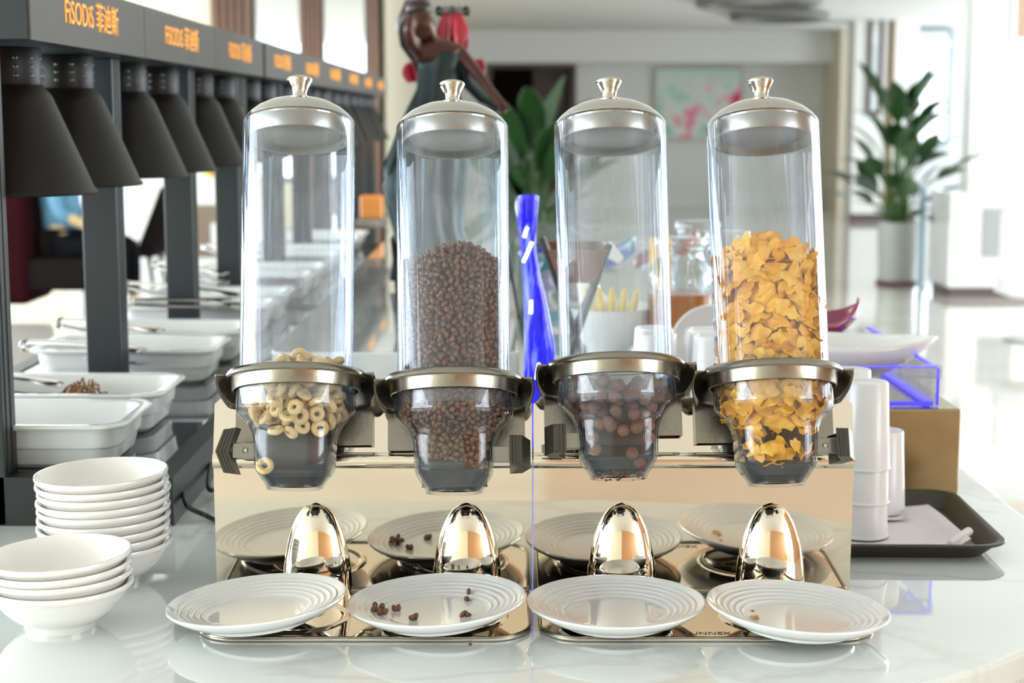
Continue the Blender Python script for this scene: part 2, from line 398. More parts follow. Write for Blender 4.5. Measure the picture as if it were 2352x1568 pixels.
# marble display step along the middle of the island
RZ = H0 + 0.12
rs = MB().prism(rounded(-0.44, 0.013, 2.88, 7.9, 0.035, 6), H0, RZ).build('display_step', M_marble, bevel=0.003)
tag(rs, 'low white marble display step behind the dispensers carrying the statue', 'plinth')

# ------------------------------------------------------------------ cereal dispenser stands
LEAN = R(18.0)
PY = 1.795                                      # back panel plane
CAN = [dict(x=-0.2388, z=0.257, roll=0.7), dict(x=-0.0645, z=0.252, roll=0.7), dict(x=0.1150, z=0.268, roll=0.8), dict(x=0.2880, z=0.261, roll=0.7)]
AX = Vector((0, math.sin(LEAN), math.cos(LEAN)))
RINGY = 1.737
for c_ in CAN: c_['x'] *= 0.986; c_['z'] += 0.004
def leanM(i): return Matrix.Translation((CAN[i]['x'], RINGY, H0 + CAN[i]['z'])) @ Euler((-LEAN, R(-CAN[i]['roll']), 0)).to_matrix().to_4x4()

def stand(x0, x1, idx, label):
    t = thing('dispenser_stand', label, 'dispenser stand', ((x0+x1)/2, PY, H0))
    w2 = (x1 - x0) / 2
    fz = 0.156                                   # fold height
    th = 0.0025
    # panel profile: vertical, rolled ridge at the fold, leaning upper flange
    up = Vector((math.sin(LEAN), math.cos(LEAN)))
    FWD = math.tan(R(1.5)); sh = lambda z: -(z)*FWD
    prof = [(0, 0.003), (sh(fz - 0.009), fz - 0.009)]
    for k in range(1, 12):
        a_ = PI * k / 12; prof.append((sh(fz) - 0.0065*math.sin(a_) + 0.001*k/12, fz - 0.009*math.cos(a_)))
    prof.append((sh(fz) + 0.001, fz + 0.009))
    y, z = prof[-1]; nflat = len(prof)
    prof += [(y + up.x*0.055, z + up.y*0.055), (y + up.x*0.063, z + up.y*0.063)]
    back = [(yy + th, zz) for yy, zz in prof]
    loop = prof + back[::-1]
    b = MB(); n = len(loop); m_ = len(prof)
    cols = [-w2, -w2 + 0.008, w2 - 0.008, w2]; secs = []
    for ci, xx in enumerate(cols):
        ring_ = []
        for j, (yy, zz) in enumerate(loop):
            if ci in (0, 3) and j in (m_ - 1, m_): yy, zz = yy - up.x*0.0075, zz - up.y*0.0075
            ring_.append((xx, yy, zz))
        secs.append(ring_)
    b.sections(secs, caps=True)
    o = b.build('back_panel', M_mirror, t, ang=22)
    # base tray with rolled lip, and the round rests for the plates
    base = MB().prism(rounded(-w2 + 0.004, w2 - 0.002, -0.176, 0.0, 0.045, 10, 0.004), 0.0005, 0.0035).build('base_tray', M_mirror, t, bevel=0.001)
    lip = [(x, y_, 0.0038) for x, y_ in rounded(-w2 + 0.006, w2 - 0.004, -0.174, -0.004, 0.044, 10, 0.004)]
    MB().tube(lip + [lip[0], lip[1]], 0.0019, 8, caps=False).build('rolled_lip', M_steel, base)
    for i in idx:
        xx = CAN[i]['x'] - (x0+x1)/2
        # plate rest: a shallow pressed circle
        MB().lathe([(0.050, 0.0036), (0.053, 0.0056), (0.057, 0.0056), (0.060, 0.0036)], 48).build('plate_rest', M_mirror, base, loc=(xx, -0.100, 0))
        # chute: half-cone deflector pressed from the panel
        hh, ww, dd = 0.104, 0.0400, 0.027
        def fn(u, v):
            a = PI * u; k = math.sqrt(max(0, 1 - v*v))**0.95
            return (xx + 0.012 - ww*math.cos(a)*k, -dd*max(0, math.sin(a))*(1 - v*v)**0.5 + 0.0005 - 0.003*0 - hh*v*0.026, 0.003 + hh*v)
        MB().grid(fn, 36, 30).build('deflector', M_mirror, t, ang=60)
        # holder bracket in the leaning frame
        Mi = Matrix.Translation(Vector((-(x0+x1)/2, -PY, -H0))) @ leanM(i)
        br = MB()
        br.box(-0.0775, 0.0775, 0.069, 0.0715, -0.068, -0.006, Mi)
        for sx in (-1, 1):
            br.box(min(sx*0.0775, sx*0.0755), max(sx*0.0775, sx*0.0755), 0.0695, 0.084, -0.068, -0.006, Mi)
        bro = br.build('holder_bracket', M_steel, t, smooth=False)
        for sx in (-1, 1):
            sc_ = MB().lathe([(0.0001, 0.0022), (0.003, 0.002), (0.0046, 0.0005), (0.0048, 0)], 20, M=Mi @ Matrix.Translation((sx*0.0685, 0.0688, -0.022)) @ Matrix.Rotation(PI/2, 4, 'X'))
            sc_.build('screw', M_chrome, bro)
        rg = MB().lathe([(0.0632, 0.0035), (0.0700, 0.0055), (0.0735, 0.0045), (0.0760, 0.0005), (0.0765, -0.002), (0.0745, -0.0035), (0.0712, -0.0025), (0.0705, -0.005), (0.0695, -0.016), (0.0675, -0.0165), (0.0670, 0.0), (0.0632, 0.001)], 72, closed=True, M=Mi)
        rgo = rg.build('holder_ring', M_steel, t, ang=50)
        # drooping wing of the ring plate, from side to side round the back
        def wing(u, v):
            a = R(-12) + (PI + R(24)) * u
            drop = 0.030 * min(1, max(0, math.sin(min(PI, max(0, (a + R(12)))) * 0.5 if a < PI/2 else (PI + R(12) - a) * 0.5)) * 3.2)
            r_ = 0.0758 + 0.012 * v
            return Mi @ Vector((r_*math.cos(a), r_*math.sin(a), 0.001 - drop * v**1.4))
        wo = MB().grid(wing, 64, 6).build('wing_plate', M_steel, rgo, ang=60)
        so = wo.modifiers.new('sheet', 'SOLIDIFY'); so.thickness = 0.0014
    return t
XM = 0.0236
st1 = stand(-0.3390, XM - 0.0008, (0, 1), 'mirror-polished steel stand holding the oat ring and chocolate rice canisters')
st2 = stand(XM + 0.0008, 0.3880, (2, 3), 'mirror-polished steel stand holding the chocolate ball and cornflake canisters')
# pressed maker's lettering on the front of the second tray
me = text_mesh('SUNNEX', 0.0125, 0.0002); me.materials.append(mat('etched_letters', (0.20, 0.19, 0.16), 0.4, 0.8))
base2 = [c for c in st2.children if c.name.startswith('base_tray')][0]
link('maker_lettering', me, base2, loc=(0.0, -0.158, 0.0036))

# ------------------------------------------------------------------ canisters
def superring(z, a, n, seg=64):
    out = []
    for k in range(seg):
        t = 2*PI*k/seg; c, s_ = math.cos(t), math.sin(t)
        out.append((a*sgn(c)*abs(c)**(2/n), a*sgn(s_)*abs(s_)**(2/n), z))
    return out
HOP = [(-0.0035, 0.0655, 2), (-0.034, 0.0650, 2), (-0.040, 0.0640, 2), (-0.046, 0.0585, 2.1), (-0.055, 0.0500, 2.6), (-0.064, 0.0455, 3.4), (-0.072, 0.0435, 4), (-0.098, 0.0422, 4), (-0.104, 0.0405, 3.6), (-0.119, 0.0312, 2), (-0.1225, 0.0305, 2)]
def hop_r(z):
    for (z1, a1, n1), (z2, a2, n2) in zip(HOP, HOP[1:]):
        if z2 <= z <= z1:
            t = (z - z1) / (z2 - z1); return a1 + (a2 - a1)*t, n1 + (n2 - n1)*t
    return (0.0630, 2) if z > -0.004 else (0.0305, 2)
def inside(p, m):
    a, n = hop_r(p[2]); a = (min(a, 0.0596) if p[2] > -0.03 else a - 0.0028) - m
    return a > 0 and abs(p[0]/a)**n + abs(p[1]/a)**n <= 1

TUBE = MB().lathe([(0.0615, -0.030), (0.0628, 0.287), (0.0622, 0.2885), (0.0600, 0.2885), (0.0597, 0.286), (0.0585, -0.030)], 96, closed=True).build('tube', M_acryl, ang=40)
hs = [superring(z, a, n) for z, a, n in HOP]
hs += [superring(z, a - 0.0026, n) for z, a, n in reversed(HOP)]
HOPPER = MB().sections(hs, closed=True).build('hopper', M_hopper, ang=45)
LID = MB().lathe([(0.0001, 0.3150), (0.012, 0.3145), (0.026, 0.3120), (0.040, 0.3070), (0.051, 0.3005), (0.0575, 0.2945), (0.0610, 0.2900), (0.0614, 0.2880), (0.0605, 0.2870), (0.0592, 0.2868), (0.0584, 0.2850)], 96).build('lid', M_chrome, ang=45)
LIDIN = MB().lathe([(0.0584, 0.2850), (0.0580, 0.2700), (0.0570, 0.2680), (0.0545, 0.2684), (0.0500, 0.2740), (0.0470, 0.2755), (0.0001, 0.2755)], 96).build('lid_plug', M_lidin, ang=40)
KNOB = MB().lathe([(0.0001, 0.3405), (0.0125, 0.3405), (0.0143, 0.3395), (0.0146, 0.3380), (0.0128, 0.3345), (0.0098, 0.3290), (0.0080, 0.3230), (0.0078, 0.3180), (0.0086, 0.3140)], 40).build('lid_knob', M_chrome, ang=50)
for o in (TUBE, HOPPER, LID, LIDIN, KNOB): C.objects.unlink(o)
def wheel(ang, hub):
    b = MB(); Mx = Matrix.Translation((0, 0, -0.081)) @ Matrix.Rotation(PI/2, 4, 'Y')
    b.lathe([(0.0001, -0.036), (hub, -0.036), (hub, 0.036), (0.0001, 0.036)], 24, M=Mx)
    for k in range(4):
        b.box(-0.0355, 0.0355, -0.0016, 0.0016, hub*0.8, 0.0355, Matrix.Translation((0, 0, -0.081)) @ Matrix.Rotation(ang + k*PI/2, 4, 'X'))
    return b
def dial(side, rot, x0):
    b = MB(); n = 4
    Mx = Matrix.Translation((side*x0, 0, -0.081)) @ Matrix.Rotation(rot, 4, 'X')
    for k in range(n):
        ox = k*0.0036; hh = 0.025 - 0.0006*k
        y2 = 0.0155
        pr = [(0.0 + ox, hh), (0.0 + ox, hh), (0.009 + ox, 0), (0.0 + ox, -hh), (0.0029 + ox, -hh), (0.0119 + ox, 0), (0.0029 + ox, hh)]
        pr = [pr[0]] + pr[2:]
        vs = [(side*x, -y2, z) for x, z in pr] + [(side*x, y2, z) for x, z in pr]; m = len(pr)
        b.add(vs, [tuple(range(m)), tuple(range(2*m-1, m-1, -1))] + [(i, (i+1) % m, m+(i+1) % m, m+i) for i in range(m)], Mx)
    # core holding the ribs
    vs = [(side*x, y_, z) for y_ in (-0.0135, 0.0135) for x, z in ((0.0006, 0.0235), (0.0096, 0), (0.0006, -0.0235), (0.0132, -0.0235), (0.0222, 0), (0.0132, 0.0235))]
    b.add(vs, [tuple(range(6)), tuple(range(11, 5, -1))] + [(i, (i+1) % 6, 6+(i+1) % 6, 6+i) for i in range(6)], Mx)
    return b
CANLAB = ['clear canister with few oat rings left above its ribbed dial', 'clear canister over half full of dark chocolate rice puffs', 'clear canister empty but for chocolate balls in its hopper', 'clear canister over half full of orange cornflakes']
DIALS = [(-1, R(4), 0.0615, 12), (1, R(82), 0.0600, 6), (-1, R(88), 0.0565, -4), (1, R(86), 0.0620, -6)]
CANS = []
for i in range(4):
    t = thing('cereal_canister', CANLAB[i], 'cereal canister', group='clear cereal canisters'); t.matrix_world = leanM(i); CANS.append(t)
    for src in (TUBE, HOPPER, LID):
        o = src.copy(); C.objects.link(o); o.parent = t
        if src is not HOPPER: o.location.z = (0, 0, -0.014, -0.006)[i]
        if src is LID:
            for g in (LIDIN, KNOB):
                gg = g.copy(); C.objects.link(gg); gg.parent = o
    LZ = [(-0.058, 0.0440, 2.8), (-0.066, 0.0410, 3.4), (-0.074, 0.0396, 4), (-0.098, 0.0386, 4), (-0.104, 0.0368, 3.6), (-0.119, 0.0275, 2)]
    lin = MB()
    lin.grid(lambda u, v: (lambda z, a, n: (a*sgn(math.cos(PI*u))*abs(math.cos(PI*u))**(2/n), a*abs(math.sin(PI*u))**(2/n), z))(*[LZ[min(5, int(v*5))][q] for q in range(3)]), 32, 5)
    lin.build('back_liner', M_rubber, t, ang=60)
    wheel([R(45), R(20), R(38), R(40)][i], [0.024, 0.016, 0.012, 0.010][i]).build('paddle_wheel', M_rubber, t, ang=30)
    side, rot, x0, yaw = DIALS[i]
    dl = dial(side, rot, x0).build('dial', M_dial, t, smooth=False)
    xs = sorted((side*0.041, side*(x0 + 0.006)))
    MB().box(xs[0], xs[1], -0.0075, 0.0075, -0.0895, -0.0725).build('dial_shaft', M_shaft, dl, smooth=False, bevel=0.0008)
    if i in (0, 3):
        ms = MB().lathe([(0.0001, 0.0012), (0.0022, 0.001), (0.0032, 0)], 20, M=Matrix.Translation((side*0.053, -0.0075, -0.081)) @ Matrix.Rotation(PI/2, 4, 'X'))
        ms.build('screw', M_chrome, dl)

# ------------------------------------------------------------------ cereal
def pack(sampler, ok, dmin, tries, rng, limit=10**6):
    cell = dmin; G = {}; out = []
    for _ in range(tries):
        p = sampler(rng)
        if not ok(p): continue
        k = tuple(int(math.floor(c / cell)) for c in p); good = True
        for dx in (-1, 0, 1):
            for dy in (-1, 0, 1):
                for dz in (-1, 0, 1):
                    for q in G.get((k[0]+dx, k[1]+dy, k[2]+dz), ()):
                        if (q[0]-p[0])**2 + (q[1]-p[1])**2 + (q[2]-p[2])**2 < dmin*dmin: good = False; break
                    if not good: break
                if not good: break
            if not good: break
        if good:
            G.setdefault(k, []).append(p); out.append(p)
            if len(out) >= limit: break
    return out
def cyl_sampler(z0, z1, r=0.060):
    return lambda g: (g.uniform(-r, r), g.uniform(-r, r), g.uniform(z0, z1))
def wheel_clear(p, m, hub=0.02):
    return math.hypot(p[1], p[2] + 0.081) > hub + m or abs(p[0]) > 0.036 + m
def rotm(g): return Euler((g.uniform(0, 6.28), g.uniform(0, 6.28), g.uniform(0, 6.28))).to_matrix().to_4x4()

def piece(name, me, Mw, label, cat, group):
    o = bpy.data.objects.new(name, me); C.objects.link(o); o.matrix_world = Mw
    return tag(o, label, cat, group)
def ico_mesh(name, m, r, sub=2, rough=0.0, seed=0, scale=(1,1,1)):
    bm = bmesh.new(); bmesh.ops.create_icosphere(bm, subdivisions=sub, radius=1.0); g = random.Random(seed)
    for v in bm.verts:
        k = 1 + g.uniform(-rough, rough); v.co = Vector((v.co.x*scale[0], v.co.y*scale[1], v.co.z*scale[2])) * (r*k)
    me = bpy.data.meshes.new(name); bm.to_mesh(me); bm.free(); me.materials.append(m)
    me.polygons.foreach_set('use_smooth', [True]*len(me.polygons)); return me

M_oat = cereal_mat('toasted_oat', (0.62, 0.38, 0.13), (0.88, 0.68, 0.36), 0.6, 500)
M_rice = cereal_mat('chocolate_rice', (0.06, 0.021, 0.010), (0.24, 0.10, 0.05), 0.38, 350)
M_ball = cereal_mat('chocolate_ball', (0.11, 0.045, 0.035), (0.25, 0.115, 0.09), 0.7, 600, 0.9)
M_flake = cereal_mat('corn_flake', (0.82, 0.31, 0.015), (0.98, 0.60, 0.07), 0.5, 160, 0.5)

# oat rings, canister 1
g = random.Random(3)
oats = []
for k in range(4):
    gg = random.Random(k); mj, mn = 0.0058*gg.uniform(.95, 1.1), 0.0033*gg.uniform(.95, 1.1)
    b = MB(); ph = [gg.uniform(0, 6) for _ in range(3)]
    b.grid(lambda u, v: ((mj*(1+0.06*math.sin(4*PI*u+ph[0])) + mn*math.cos(2*PI*v))*math.cos(2*PI*u), (mj + mn*math.cos(2*PI*v))*math.sin(2*PI*u), mn*(1+0.1*math.sin(6*PI*u+ph[1]))*math.sin(2*PI*v)), 18, 10, True, True)
    o = b.build('oat_ring', M_oat, recalc=False); oats.append(o.data); bpy.data.objects.remove(o)
def oat_ok(p):
    top = 0.006 + 0.016*max(0, 1 - (math.hypot(p[0]-0.006, p[1]-0.01)/0.052)**2) + 0.004*math.sin(p[0]*190)
    return p[2] < top and inside(p, 0.0082) and p[2] > -0.066 and wheel_clear(p, 0.007, 0.024)
pts = pack(cyl_sampler(-0.07, 0.026), oat_ok, 0.0112, 60000, g, 190)
pts.append((-0.0285, -0.029, -0.1000))
for p in pts:
    piece('oat_ring', g.choice(oats), CANS[0].matrix_world @ Matrix.Translation(p) @ (rotm(g) if p[2] > -0.09 else Matrix.Rotation(PI/2 - 0.25, 4, 'X')), 'golden toasted oat ring piled in the canister above the paddle', 'cereal', 'oat rings in the canister')
# chocolate rice, canister 2
g = random.Random(5)
def rice_ok(p):
    r_ = math.hypot(p[0], p[1]); top = 0.137 + 0.006*math.sin(p[0]*60+1) - 0.10*max(0, p[0]-0.03)
    if not (p[2] < top and inside(p, 0.0032)) : return False
    if p[2] < -0.035:
        return p[1] < 0.012 and wheel_clear(p, 0.002, 0.016) and (p[2] > -0.088 - 0.18*(p[0]+0.01) if p[2] < -0.08 else True) and p[2] > -0.100
    return r_ > 0.047 or p[2] > top - 0.008
pts = pack(cyl_sampler(-0.105, 0.145), rice_ok, 0.0054, 260000, g)
rice = [ico_mesh('rice_puff', M_rice, 0.0031, 2, 0.10, k, (1.35, 0.95, 0.85)) for k in range(4)]
pts.sort(key=lambda p: (p[1] + 0.25*abs(p[0])) if p[2] > -0.1 else 1)
for p in pts[:300]:
    piece('rice_puff', g.choice(rice), CANS[1].matrix_world @ Matrix.Translation(p) @ rotm(g), 'small dark chocolate rice puff against the front of its canister', 'cereal', 'chocolate rice puffs in the canister')
def joined(name, pts, meshes, m, Mw, label, group, core=None):
    V = []; F = []; n = 0
    base = []
    for me in meshes:
        co = np.empty(len(me.vertices)*3); me.vertices.foreach_get('co', co)
        base.append((co.reshape(-1, 3), [tuple(q.vertices) for q in me.polygons]))
    for p in pts:
        co, fs = g.choice(base); Rm = np.array(rotm(g).to_3x3())
        V.append(co @ Rm.T + np.array(p)); F += [tuple(i + n for i in f) for f in fs]; n += len(co)
    if core is not None:
        V.append(np.array(core.v)); F += [tuple(i + n for i in f) for f in core.f]
    me = bpy.data.meshes.new(name); me.from_pydata(np.concatenate(V).tolist(), [], F); me.materials.append(m)
    me.polygons.foreach_set('use_smooth', [True]*len(me.polygons))
    o = bpy.data.objects.new(name, me); C.objects.link(o); o.matrix_world = Mw
    return tag(o, label, 'cereal', group, 'stuff')
core = MB().lathe([(0.0001, -0.03), (0.046, -0.03), (0.046, 0.125), (0.0001, 0.125)], 32)
joined('rice_puffs', pts[300:], [ico_mesh('rice_bulk', M_rice, 0.0031, 1, 0.06, k, (1.35, 0.95, 0.85)) for k in range(3)], M_rice, CANS[1].matrix_world, 'heap of dark chocolate rice puffs filling the canister', None, core)
# chocolate balls, canister 3
g = random.Random(9)
ball = [ico_mesh('chocolate_ball', M_ball, 0.0066, 3, 0.035, k) for k in range(3)]
def ball_ok(p):
    if not inside(p, 0.0068) or p[2] > -0.020: return False
    return p[2] > -0.066 and (p[2] > -0.050 or p[1] > -0.02 or g.random() < 0.5)
pts = pack(cyl_sampler(-0.07, -0.018), ball_ok, 0.0126, 30000, g, 120)
pts = [p for p in pts if wheel_clear(p, 0.006, 0.012)]
pts += [(-0.026, -0.0325, -0.094), (-0.0285, -0.0310, -0.081), (0.013, -0.0310, -0.098), (0.0315, -0.0325, -0.082), (0.0315, -0.0330, -0.0690), (0.004, -0.0330, -0.074), (0.018, -0.0335, -0.0715), (0.021, -0.0270, -0.1080), (-0.009, -0.034, -0.069), (-0.020, -0.0335, -0.0665)]
for p in pts:
    piece('chocolate_ball', g.choice(ball), CANS[2].matrix_world @ Matrix.Translation(p) @ rotm(g), 'round brown chocolate cereal ball in the hopper of the empty-tubed canister', 'cereal', 'chocolate balls in the hopper')
# cornflakes, canister 4
g = random.Random(11)
flakes = []
for k in range(6):
    gg = random.Random(40 + k); a, b_, c_ = [gg.uniform(-1, 1) for _ in range(3)]; ph = [gg.uniform(0, 6.28) for _ in range(4)]
    rs_ = [0.0095*(1 + 0.16*math.sin(3*th + ph[0]) + 0.12*math.sin(5*th + ph[1]) + 0.06*math.sin(9*th + ph[2])) for th in [2*PI*j/18 for j in range(18)]]
    def hgt(x, y): return 0.0038*math.sin(x*150 + ph[0]) * math.cos(y*130 + ph[1]) + 40*(0.35 + 0.4*a)*(x*x) - 18*b_*y*y + 0.001*math.sin(x*500+ph[3])
    vs = [(0, 0, hgt(0, 0))]; fs = []
    for ring in (0.4, 0.75, 1.0):
        for j in range(18):
            th = 2*PI*j/18; x, y = rs_[j]*ring*math.cos(th)*1.15, rs_[j]*ring*math.sin(th)*0.9; vs.append((x, y, hgt(x, y)))
    for j in range(18):
        j2 = (j+1) % 18; fs.append((0, 1+j, 1+j2))
        for r_ in range(2): fs.append((1+r_*18+j, 1+(r_+1)*18+j, 1+(r_+1)*18+j2, 1+r_*18+j2))
    n = len(vs)                                    # give the flake its thickness
    vs2 = vs + [(x, y, z - 0.0007) for x, y, z in vs]; fs2 = fs + [tuple(n + i for i in reversed(f)) for f in fs]
    fs2 += [(1+36+j, n+1+36+j, n+1+36+(j+1) % 18, 1+36+(j+1) % 18) for j in range(18)]
    b = MB().add(vs2, fs2); o = b.build('corn_flake', M_flake, ang=60); flakes.append(o.data); bpy.data.objects.remove(o)
def flake_ok(p):
    r_ = math.hypot(p[0], p[1]); top = 0.132 + 0.008*math.cos(p[0]*45+0.6)
    if not (p[2] < top and inside(p, 0.0065)): return False
    if p[2] < -0.05: return wheel_clear(p, 0.005, 0.010) and p[1] < 0.02 and (p[2] > -0.062 or (-0.094 < p[2] < -0.084 and p[1] < -0.008) or (p[0] < -0.02 and p[2] > -0.09))
    return r_ > 0.032 or p[2] > top - 0.016
pts = pack(cyl_sampler(-0.096, 0.145), flake_ok, 0.0098, 160000, g)
pts.append((-0.006, -0.028, -0.103))
def flake_M(p):
    a = math.atan2(p[1], p[0]); tilt = g.uniform(-0.9, 0.9)
    return Matrix.Translation(p) @ Matrix.Rotation(a, 4, 'Z') @ Matrix.Rotation(PI/2 + tilt, 4, 'Y') @ Matrix.Rotation(g.uniform(0, 6.28), 4, 'Z') @ Matrix.Rotation(g.uniform(-0.5, 0.5), 4, 'X')
last = pts[-1]; pts = sorted(pts[:-1], key=lambda p: p[1] + 0.2*abs(p[0])); pts.insert(0, last)
for p in pts[:300]:
    o = piece('corn_flake', g.choice(flakes), CANS[3].matrix_world @ flake_M(p), 'curled orange cornflake against the front of its canister', 'cereal', 'cornflakes in the canister')
core = MB().lathe([(0.0001, -0.03), (0.030, -0.03), (0.030, 0.115), (0.0001, 0.115)], 24)
joined('corn_flakes', pts[300:], flakes[:3], M_flake, CANS[3].matrix_world, 'heap of orange cornflakes filling the canister', None, core)
# chocolate dust on the outlet of canister 3
M_dust = mat('chocolate_dust', (0.16, 0.05, 0.02), 0.8, 0, 0.5, 300)
b = MB(); g2 = random.Random(2)
for k in range(70):
    a = g2.uniform(0, 2*PI); r_ = 0.0270; z = -0.1205 + g2.uniform(-0.0018, 0.004)
    b.ell(((r_)*math.cos(a), (r_)*math.sin(a), z), (g2.uniform(.0008, .0022), g2.uniform(.0008, .0022), g2.uniform(.0006, .0014)), 6, 4)
ch = [c for c in CANS[2].children if c.name.startswith('hopper')][0]
o = b.build('chocolate_dust', M_dust, ch); o['kind'] = 'stuff'

# ------------------------------------------------------------------ plates
prof = [(0.0001, 0.0075), (0.046, 0.0075), (0.052, 0.0082)]
for k in range(5):
    r0 = 0.056 + k*0.0066; z0 = 0.0092 + k*0.0021
    prof += [(r0, z0), (r0 + 0.0020, z0 + 0.0016), (r0 + 0.0046, z0 + 0.0014)]
prof += [(0.0915, 0.0218), (0.0940, 0.0232), (0.0955, 0.0230), (0.0960, 0.0215), (0.0940, 0.0185), (0.080, 0.0095), (0.066, 0.0045), (0.0615, 0.0035), (0.0600, 0.0), (0.0570, 0.0), (0.0560, 0.0025), (0.0001, 0.0030)]
PLATE = MB().lathe(prof, 96).build('dinner_plate', M_porc, ang=30); PME = PLATE.data; bpy.data.objects.remove(PLATE)
PL = [(593, 1382, 1.664, 4.6, -0.5, 'white ribbed plate lifted at one side, under the oat ring canister'), (1005, 1378, 1.670, 2.9, 0.0, 'white ribbed plate with a few spilled chocolate puffs on it'), (1415, 1377, 1.672, 0.4, 0.0, 'clean white ribbed plate under the chocolate ball canister'), (1830, 1392, 1.644, -3.4, -0.5, 'white ribbed plate with a cornflake crumb on it')]
PLATES = []
for (px_, py_, Y, tilt, tx, lab) in PL:
    o = bpy.data.objects.new('dinner_plate', PME); C.objects.link(o); x = P(px_, py_, Y).x
    o.location = (x, Y, H0 + 0.0062 + 0.056*abs(math.sin(R(tilt)))); o.rotation_euler = (R(tx), R(-tilt), 0)
    tag(o, lab, 'plate', 'white ribbed plates on the dispenser trays'); PLATES.append(o)
bpy.context.view_layer.update()
g = random.Random(21)
def on_plate(i, px_, py_, lift):                  # lies on the inside of plate i
    pw = PZ(px_, py_, H0 + 0.020); q = PLATES[i].matrix_world.inverted() @ pw
    r_ = math.hypot(q.x, q.y); z = 0.0075 if r_ < 0.05 else 0.0085 + (r_ - 0.05)*0.33
    return PLATES[i].matrix_world @ Vector((q.x, q.y, z + lift))
for (px_, py_, k) in ((862, 1394, 1), (868, 1402, 1), (878, 1396, 1.2), (884, 1403, 1.1), (872, 1408, 1), (858, 1403, .9), (906, 1391, 1), (914, 1390, 1), (946, 1414, 1.1), (953, 1413, 1.1), (1077, 1367, .9), (1072, 1376, 1), (1062, 1412, .9), (1070, 1410, 1), (1076, 1412, .8)):
    piece('rice_puff', g.choice(rice), Matrix.Translation(on_plate(1, px_, py_, 0.0028*k)) @ rotm(g) @ Matrix.Scale(k*1.05, 4), 'chocolate rice puff spilled on the white ribbed plate', 'cereal', 'spilled chocolate puffs on the plate')
for (px_, py_, k, lab) in ((1734, 1419, 0.55, 'broken orange cornflake lying on the white plate'), (1729, 1402, 0.22, 'tiny orange cornflake crumb lying on the white plate')):
    piece('corn_flake', flakes[1], Matrix.Translation(on_plate(3, px_, py_, 0.0022*k)) @ Matrix.Rotation(0.5, 4, 'Z') @ Matrix.Scale(k, 4), lab, 'cereal', None)
piece('rice_puff', rice[1], Matrix.Translation(PZ(1080, 1479, H0 + 0.0018)) @ Matrix.Scale(0.5, 4), 'single chocolate crumb on the marble before the trays', 'cereal', None)
piece('rice_puff', rice[2], Matrix.Translation(PZ(1018, 1465, H0 + 0.0018)) @ Matrix.Scale(0.45, 4), 'tiny chocolate crumb at the edge of the steel tray', 'cereal', None)

# ------------------------------------------------------------------ bowls
prof = [(0.0001, 0.0075), (0.030, 0.0082), (0.044, 0.0130), (0.056, 0.0220), (0.066, 0.0345), (0.0715, 0.0440), (0.0735, 0.0482), (0.0748, 0.0500), (0.0765, 0.0498), (0.0772, 0.0475), (0.0765, 0.0450), (0.0735, 0.0425), (0.0705, 0.0385), (0.062, 0.0245), (0.051, 0.0135), (0.0400, 0.0078), (0.0375, 0.0065), (0.0365, 0.0), (0.0335, 0.0), (0.0330, 0.0025), (0.0001, 0.0040)]
BO = MB().lathe(prof, 96).build('soup_bowl', M_porc2, ang=40); BME = BO.data; bpy.data.objects.remove(BO)
ORD = ['bottom', 'second', 'third', 'fourth', 'fifth', 'sixth', 'seventh', 'eighth', 'ninth', 'tenth', 'eleventh', 'twelfth', 'thirteenth', 'fourteenth', 'fifteenth', 'sixteenth', 'seventeenth', 'eighteenth']
g = random.Random(31)
def bowls(x, y, n, word, tilt):
    for k in range(n):
        o = bpy.data.objects.new('soup_bowl', BME); C.objects.link(o)
        o.location = (x + g.uniform(-0.0012, 0.0012), y + g.uniform(-0.001, 0.001), H0 + 0.0102*k + (0.0004 if k else 0)); o.rotation_euler = (R(g.uniform(-.6, .6)), R(-0.8 - tilt*k/n), 0) if k else (0, 0, 0)
        if k == n - 1: lab = 'topmost empty cream-white bowl of the %s bowl stack' % word
        elif k == 0: lab = 'bottom cream-white footed bowl of the %s bowl stack' % word
        else: lab = 'cream-white bowl, %s from the bottom of the %s bowl stack' % (ORD[k], word)
        tag(o, lab, 'bowl', 'bowls in the %s stack' % word)
bowls(P(145, 1435, 1.676).x, 1.676, 4, 'short', 1.6); bowls(P(247, 1345, 1.845).x, 1.845, 9, 'tall', 1.2)

# ------------------------------------------------------------------ heated buffet: lamp stations, pans, tongs
SEG = 0.655; BX0, BX1 = -0.80, -0.62; LX = -0.705; BZ = H0 + 0.640; BH = 0.086; Y0 = 2.10
FX0, FX1 = -0.96, -0.452; FZ = 0.066
g = random.Random(77)
LOGO = text_mesh('FiSODiS 菲迪斯', 0.046, 0.0006); LOGO.materials.append(M_logo)
SHADE = MB().lathe([(0.046, 0.0), (0.050, -0.006), (0.057, -0.014), (0.060, -0.020), (0.112, -0.144), (0.1155, -0.147), (0.1165, -0.150), (0.1145, -0.1525), (0.1115, -0.149), (0.057, -0.022), (0.045, -0.003)], 56, closed=True).build('shade', M_shade, ang=40)
NECK = MB().lathe([(0.0001, 0.0515), (0.0445, 0.0515), (0.0455, 0.050), (0.0455, 0.0), (0.044, -0.004), (0.0001, -0.004)], 44).build('neck', M_shade, ang=40)
b = MB()
for k in range(12):
    a = 2*PI*k/12
    for z in (0.012, 0.024, 0.036):
        b.lathe([(0.0001, 0.0014), (0.0024, 0.0010), (0.0032, 0)], 10, M=Matrix.Rotation(a, 4, 'Z') @ Matrix.Translation((0.0453, 0, z)) @ Matrix.Rotation(PI/2, 4, 'Y'))
STUDS = b.build('vent_studs', M_stud, ang=60); STUDS['kind'] = 'stuff'
M_bulb = mat('lamp_bulb_glass', (0.55, 0.35, 0.22), 0.15)
